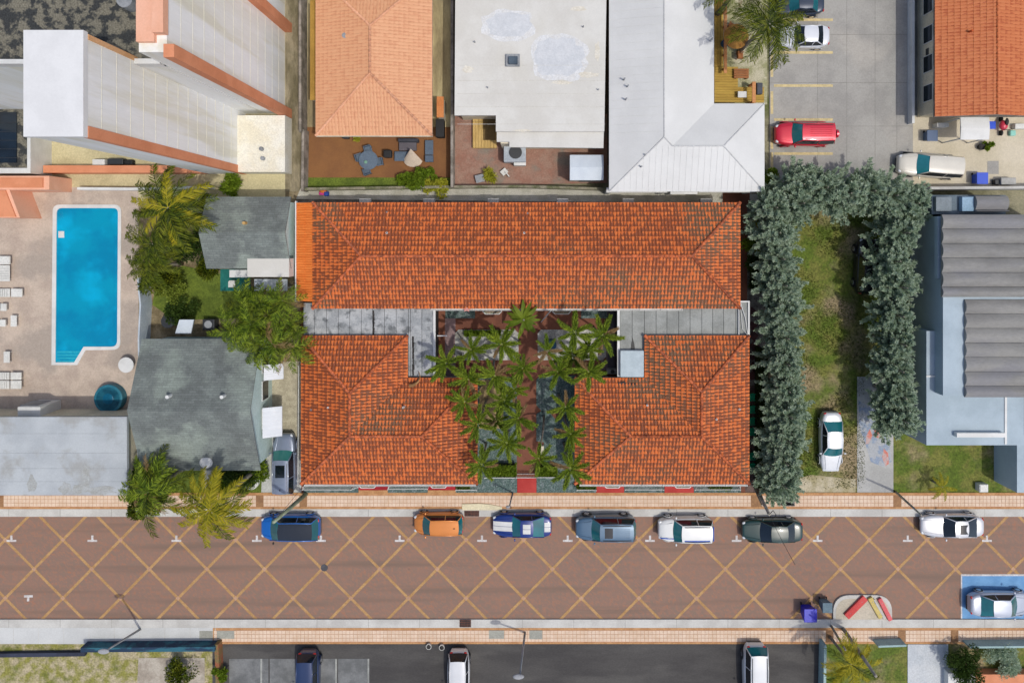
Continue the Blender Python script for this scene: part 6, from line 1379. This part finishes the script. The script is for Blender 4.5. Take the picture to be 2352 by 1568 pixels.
# wooden yard by the parking lot
fl=thing('timber_terrace','yellow timber terrace between the white roofed house and the lot','deck',center(1640,150,1756,236))
for k in range(14): MB().dbox(1641,154+k*5.8,1755-(k<8)*60,159.3+k*5.8,.12,.3).build('plank',M_wood,fl)
for k in range(3): MB().dbox(1641+k*7,-60,1647.4+k*7,153,.12,.3).build('plank',M_wood,fl)
t=thing('timber_rail','long orange timber rail along the terrace','rail',center(1663,-20,1670,168)); MB().dbox(1663,-20,1670,168,.9,1.0).build('handrail',mat('orange_timber',C(206,146,96),C(190,130,82)),t)
for k in range(6): MB().dbox(1665,-10+k*33,1668,-6+k*33,.12,.9).build('post',MC['orange_timber'],t)
t=thing('thatched_umbrella','round straw thatched umbrella in the yard beside the lot','umbrella',tuple(P(1693,82))); q=P(1693,82,2.4); n=20; V=[(q.x,q.y,2.75)]+[(q.x+math.cos(2*math.pi*k/n)*.95,q.y+math.sin(2*math.pi*k/n)*.95,2.15+.04*(k%2)) for k in range(n)]
MB().add(V,[(0,1+k,1+(k+1)%n) for k in range(n)]+[tuple(range(n,0,-1))]).build('canopy',mat('straw',C(204,148,72),C(180,124,58),scale=4),t); MB().cyl(q,.06,.1,2.6,8).build('pole',M_bark,t)
for x,y,l,c_ in ((1668,97,'blue round barrel under the straw umbrella',C(20,90,150)),): 
    p=P(x,y,.8); tag(MB().cyl(p,.3,.12,.85,16).build('barrel',flat('barrel_blue',c_,.4),origin=(p.x,p.y,.1),bevel=.03),l,'barrel')
for x,y,rz,l in ((1680,60,1,'brown wooden chair north of the straw umbrella'),(1700,128,0,'brown wooden chair south of the straw umbrella')): chair(l,x,y,mat('brown_wood',C(160,106,66),C(140,90,56)),rz,'wooden_chair','wooden chairs in the sandy yard')
t=thing('wooden_bench_set','brown timber bench seat at the edge of the sandy yard','bench',center(1685,158,1722,180)); 
for k in range(4): MB().dbox(1686,158+k*5.6,1720,162.8+k*5.6,.5,.56).build('slat',MC['brown_wood'],t)
MB().dbox(1688,160,1692,180,.12,.5).dbox(1714,160,1718,180,.12,.5).build('leg',MC['brown_wood'],t)
t=thing('side_table','small white cushioned table on the timber terrace','table',center(1692,208,1720,226)); MB().dbox(1695,210,1715,224,.6,.72).build('tabletop',M_white,t,bevel=.02); MB().dbox(1700,213,1710,221,.3,.6).build('leg',M_dark,t)
t=thing('timber_gate','orange timber gate frame at the corner of the terrace','gate',center(1728,188,1736,236)); MB().dbox(1728,188,1736,236,1.2,1.3).build('top_beam',MC['orange_timber'],t); MB().dbox(1729,189,1735,193,.1,1.2).dbox(1729,230,1735,235,.1,1.2).build('post',MC['orange_timber'],t)
tag(MB().dbox(1739,190,1752,216,.1,.7).build('storage_box',mat('slate_box',C(86,90,98),C(72,76,84)),origin=center(1739,190,1752,216),bevel=.05),'dark slate storage box beside the timber gate','box')
# beige yard, top right
def bin_(label,x,y,m_,w_=.32,h=.95,name='wheelie_bin'):
    p=P(x,y,h); t=thing(name,label,'bin',(p.x,p.y,.06)); MB().add([(p.x+sx*w_*k,p.y+sy*w_*k,z_) for z_,k in ((.07,.78),(h-.08,1)) for sx,sy in ((-1,-1),(1,-1),(1,1),(-1,1))],[(3,2,1,0),(4,5,6,7),(0,1,5,4),(1,2,6,5),(2,3,7,6),(3,0,4,7)]).build('body',m_,t,bevel=.03); MB().box(p.x-w_-.02,p.x+w_+.02,p.y-w_-.02,p.y+w_+.05,h-.08,h).build('lid',m_,t,bevel=.03)
    for s_ in (-1,1): MB().tube([(p.x+s_*w_*.7,p.y+w_,.15),(p.x+s_*w_*.7+.05*s_,p.y+w_,.15)],.1,10).build('wheel',M_black,t)
    return t
M_bb=flat('bin_blue',C(30,80,210),.35); M_nb=flat('bin_navy',C(76,98,130),.4)
bin_('bright blue round-lidded bin against the pale grey wall',2257,410,M_bb,.42,.9); bin_('slate blue bin standing alone in the beige yard',2142,312,M_nb,.4,.8); bin_('bright blue bin beside the white canopy',2279,288,M_bb,.26,1.1)
bin_('dark blue recycling bin standing at the south kerb',1862,1414,flat('bin_dark_blue',C(20,30,190),.35),.48,1.1); bin_('grey bin next to the dark blue recycling bin',1901,1396,mat('bin_grey',C(120,140,150),C(104,124,136)),.36,1.0)
t=thing('scooter','red and black motor scooter by the orange roofed house','scooter',tuple(P(2306,290))); p=P(2306,288,.6); MB().ell((p.x,p.y,.55),.32,.42,.22).build('body',flat('scooter_red',C(214,60,84),.35),t,smooth=True); MB().ell((p.x+.1,p.y+.25,.8),.15,.3,.08).build('seat',M_black,t)
for s_ in (-.55,.55): MB().tube([(p.x-.05,p.y+s_,.25),(p.x+.05,p.y+s_,.25)],.22,12).build('wheel',M_black,t)
MB().tube([(p.x-.28,p.y-.4,.95),(p.x+.28,p.y-.4,.95)],.025,6).build('handlebar',M_black,t)
tag(MB().dbox(2321,299,2334,312,.07,.35).build('plastic_tub',flat('mint_tub',C(140,206,190),.4),origin=center(2321,299,2334,312),bevel=.08),'mint green plastic tub in the beige yard','tub')
tag(MB().dbox(2332,284,2362,296,.07,.5).build('white_bench',M_pl,origin=center(2332,284,2362,296),bevel=.05),'low white bench at the east edge of the beige yard','bench')
tag(MB().dbox(2153,282,2180,292,.07,.8).build('white_cabinet',M_pl,origin=center(2153,282,2180,292),bevel=.03),'low white cabinet behind the orange roofed house','cabinet')
tag(MB().dbox(2268,370,2294,400,.065,.075).build('concrete_cover',M_lot,origin=center(2268,370,2294,400)),'square grey concrete cover in the beige yard','cover')
t=thing('plant_pot','black plant pot beside the white canopy','pot',tuple(P(2256,337))); q=P(2256,337,.4); MB().cyl(q,.2,.07,.45,14,.26).build('pot',M_black,t); MB().cyl(q,.2,.45,.46,14).build('soil',M_tar,t)
t=thing('equipment_row','low grey box unit with dark ends against the pale grey wall','equipment',center(2284,405,2346,425)); MB().dbox(2300,408,2334,424,.07,.7).build('case',MC['grey_painted_metal'],t,bevel=.04); MB().dbox(2286,412,2298,424,.07,.5).build('motor',M_dark,t,bevel=.05)
for k,(x,y,y2) in enumerate(((2145,70,85),(2145,110,130),(2145,285-90,305-90))): MB().dbox(x-12,y,x-4,y2,1.2,1.6).build('window_air_conditioner',M_dark,oh)
# traffic island with painted wheel stops
isl=MB().dprism(rounded([(1914,1424),(1914,1366),(2049,1366),(2049,1424)],[0,40,40,0],8),0,.15).build('traffic_island',M_curb,kind='structure')
MB().dprism(rounded([(1920,1422),(1920,1374),(2042,1374),(2042,1422)],[0,34,34,0],8),.1,.156).build('island_fill',mat('island_sand',C(200,190,172),C(186,178,160)),isl)
def stop(label,x0,y0,x1,y1,m_,w_=.17):
    a=P(x0,y0,.3);c=P(x1,y1,.3); t=thing('wheel_stop',label,'wheel stop',((a.x+c.x)/2,(a.y+c.y)/2,.15),'painted wheel stops lying on the traffic island'); ang=math.atan2(c.y-a.y,c.x-a.x); MB().obox(((a.x+c.x)/2,(a.y+c.y)/2),(c-a).length/2,w_,.156,.36,ang).build('block',m_,t,bevel=.06)
    for q in (.2,.8): p=a.lerp(c,q); MB().cyl(p,.03,.36,.37,8).build('bolt',M_steel,t)
stop('red concrete wheel stop lying diagonally nearest the bins',1988,1372,1944,1416,mat('red_stop',C(214,90,88),C(200,76,74)),.26); stop('white concrete wheel stop between the red and yellow ones',2006,1376,2044-12,1420,M_curb,.12); stop('yellow concrete wheel stop on the traffic island',2094-70,1376-0,2062-16,1418,mat('yellow_stop',C(210,190,120),C(198,176,104)),.17) if False else stop('yellow concrete wheel stop on the traffic island',1994+4,1372,2024,1418,mat('yellow_stop',C(210,190,120),C(198,176,104)),.2)
stop('red concrete wheel stop nearest the blue painted bay',2020,1374,2046,1424,mat('pink_stop',C(222,110,112),C(208,96,98)),.17)
# south side fences and planters
wall('low dark navy edging south of the tan verge',[(-100,1506),(190,1502)],.35, mat('navy_edging', C(60,66,84), C(48,52,66)),.3,'edging','wall')
wall('long teal and navy slatted fence south of the pale sidewalk',[(190,1492),(488,1490)],1.0,mat('teal_fence',C(52,104,120),C(40,60,84),scale=.5,stretch=(1,4,1),lo=.45,hi=.55),.35,'slatted_fence','fence')
wall('rusty red and brown strip wall at the corner of the asphalt lot',[(497,1484),(500,1580)],.8,mat('rusty_strip',C(150,90,64),C(120,110,70),scale=1.2),.3)
wall('pale teal fence on the east edge of the asphalt lot',[(1896,1484),(1894,1600)],1.0,mat('pale_teal',C(160,186,186),C(146,172,172)),.2,'low_fence','fence')
wall('pale teal rail fence behind the yellow palm',[(2020,1484),(2080,1482)],1.0,MC['pale_teal'],.15,'low_fence','fence')
wall('teal fence behind the grey green shrub',[(2230,1486),(2420,1484)],1.0,MC['pale_teal'],.15,'low_fence','fence')
t=thing('meter_box','white meter box on the front lawn','meter box',tuple(P(2262,1122))); MB().dbox(2250,1112,2270,1130,.05,.6).build('case',M_white,t,bevel=.03); MB().dbox(2252,1114,2268,1128,.6,.63).build('lid',M_pl,t)
tag(MB().dbox(2178,1545,2240,1600,0,.7).build('porch_roof',M_white,origin=center(2178,1545,2240,1600)),'corner of a white porch roof at the bottom of the south driveway','porch roof')
tag(MB().dbox(2242,1548,2450,1650,0,.8).build('peach_roof',M_po,origin=center(2242,1548,2450,1650)),'edge of a peach roof in the southeast corner','roof')
for x,y,l in ((985,1483,'white flower pot on the north edge of the asphalt lot'),(1007+8,1485,'cream flower pot on the north edge of the asphalt lot')):
    q=P(x,y,.3); t=thing('flower_pot',l,'pot',tuple(P(x,y))); MB().cyl(q,.16,.06,.4,12,.22).build('pot',M_pl,t); MB().cyl(q,.18,.36,.41,12).build('soil',M_tar,t)
t=thing('ring_planter','round white ring planter in the front garden of the shingle house','planter',tuple(P(576,1107))); q=P(576,1107,.4); n=20
V=[(q.x+math.cos(2*math.pi*k/n)*r_,q.y+math.sin(2*math.pi*k/n)*r_,z_) for r_,z_ in ((.6,.05),(.6,.4),(.38,.4),(.38,.2)) for k in range(n)]
MB().add(V,[(e*n+k,e*n+(k+1)%n,(e+1)*n+(k+1)%n,(e+1)*n+k) for e in range(3) for k in range(n)]).build('ring',M_white,t,recalc=False); MB().cyl(q,.37,.05,.25,16).build('soil',M_tar,t)
t=thing('garbage_can','black round bin north of the larger shingle house','bin',tuple(P(385,738))); q=P(585-200+205,738,.9); q=P(385,738,.9); MB().cyl(q,.45,.05,.85,16,.5).build('body',M_black,t); MB().cyl(q,.53,.85,.9,16).build('lid',M_dark,t)
t=thing('air_conditioner','dark condenser unit against the larger shingle house','air conditioner',tuple(P(478,745))); MB().dbox(465,733,492,758,.05,.9).build('case',M_dark,t,bevel=.04); q=P(478,745,.92); MB().cyl(q,.3,.9,.93,18).build('fan_grille',M_steel,t)
tag(MB().dprism([(412,734),(445,734),(438,766),(402,766)],1.9,2.0).build('tilted_canopy',M_ltb,origin=tuple(P(420,750))),'tilted pale blue canopy roof north of the larger shingle house','canopy')
t=thing('plastic_table','white plastic chair on the teal mat','chair',tuple(P(531,652))); MB().dbox(524,646,540,660,.4,.46).build('seat',M_pl,t,bevel=.03); MB().dbox(526,644,538,646,.46,.85).build('backrest',M_pl,t)
for x in (526,538):
    for y in (648,658): p=P(x,y,.4); MB().box(p.x-.02,p.x+.02,p.y-.02,p.y+.02,.07,.4).build('leg',M_pl,t)
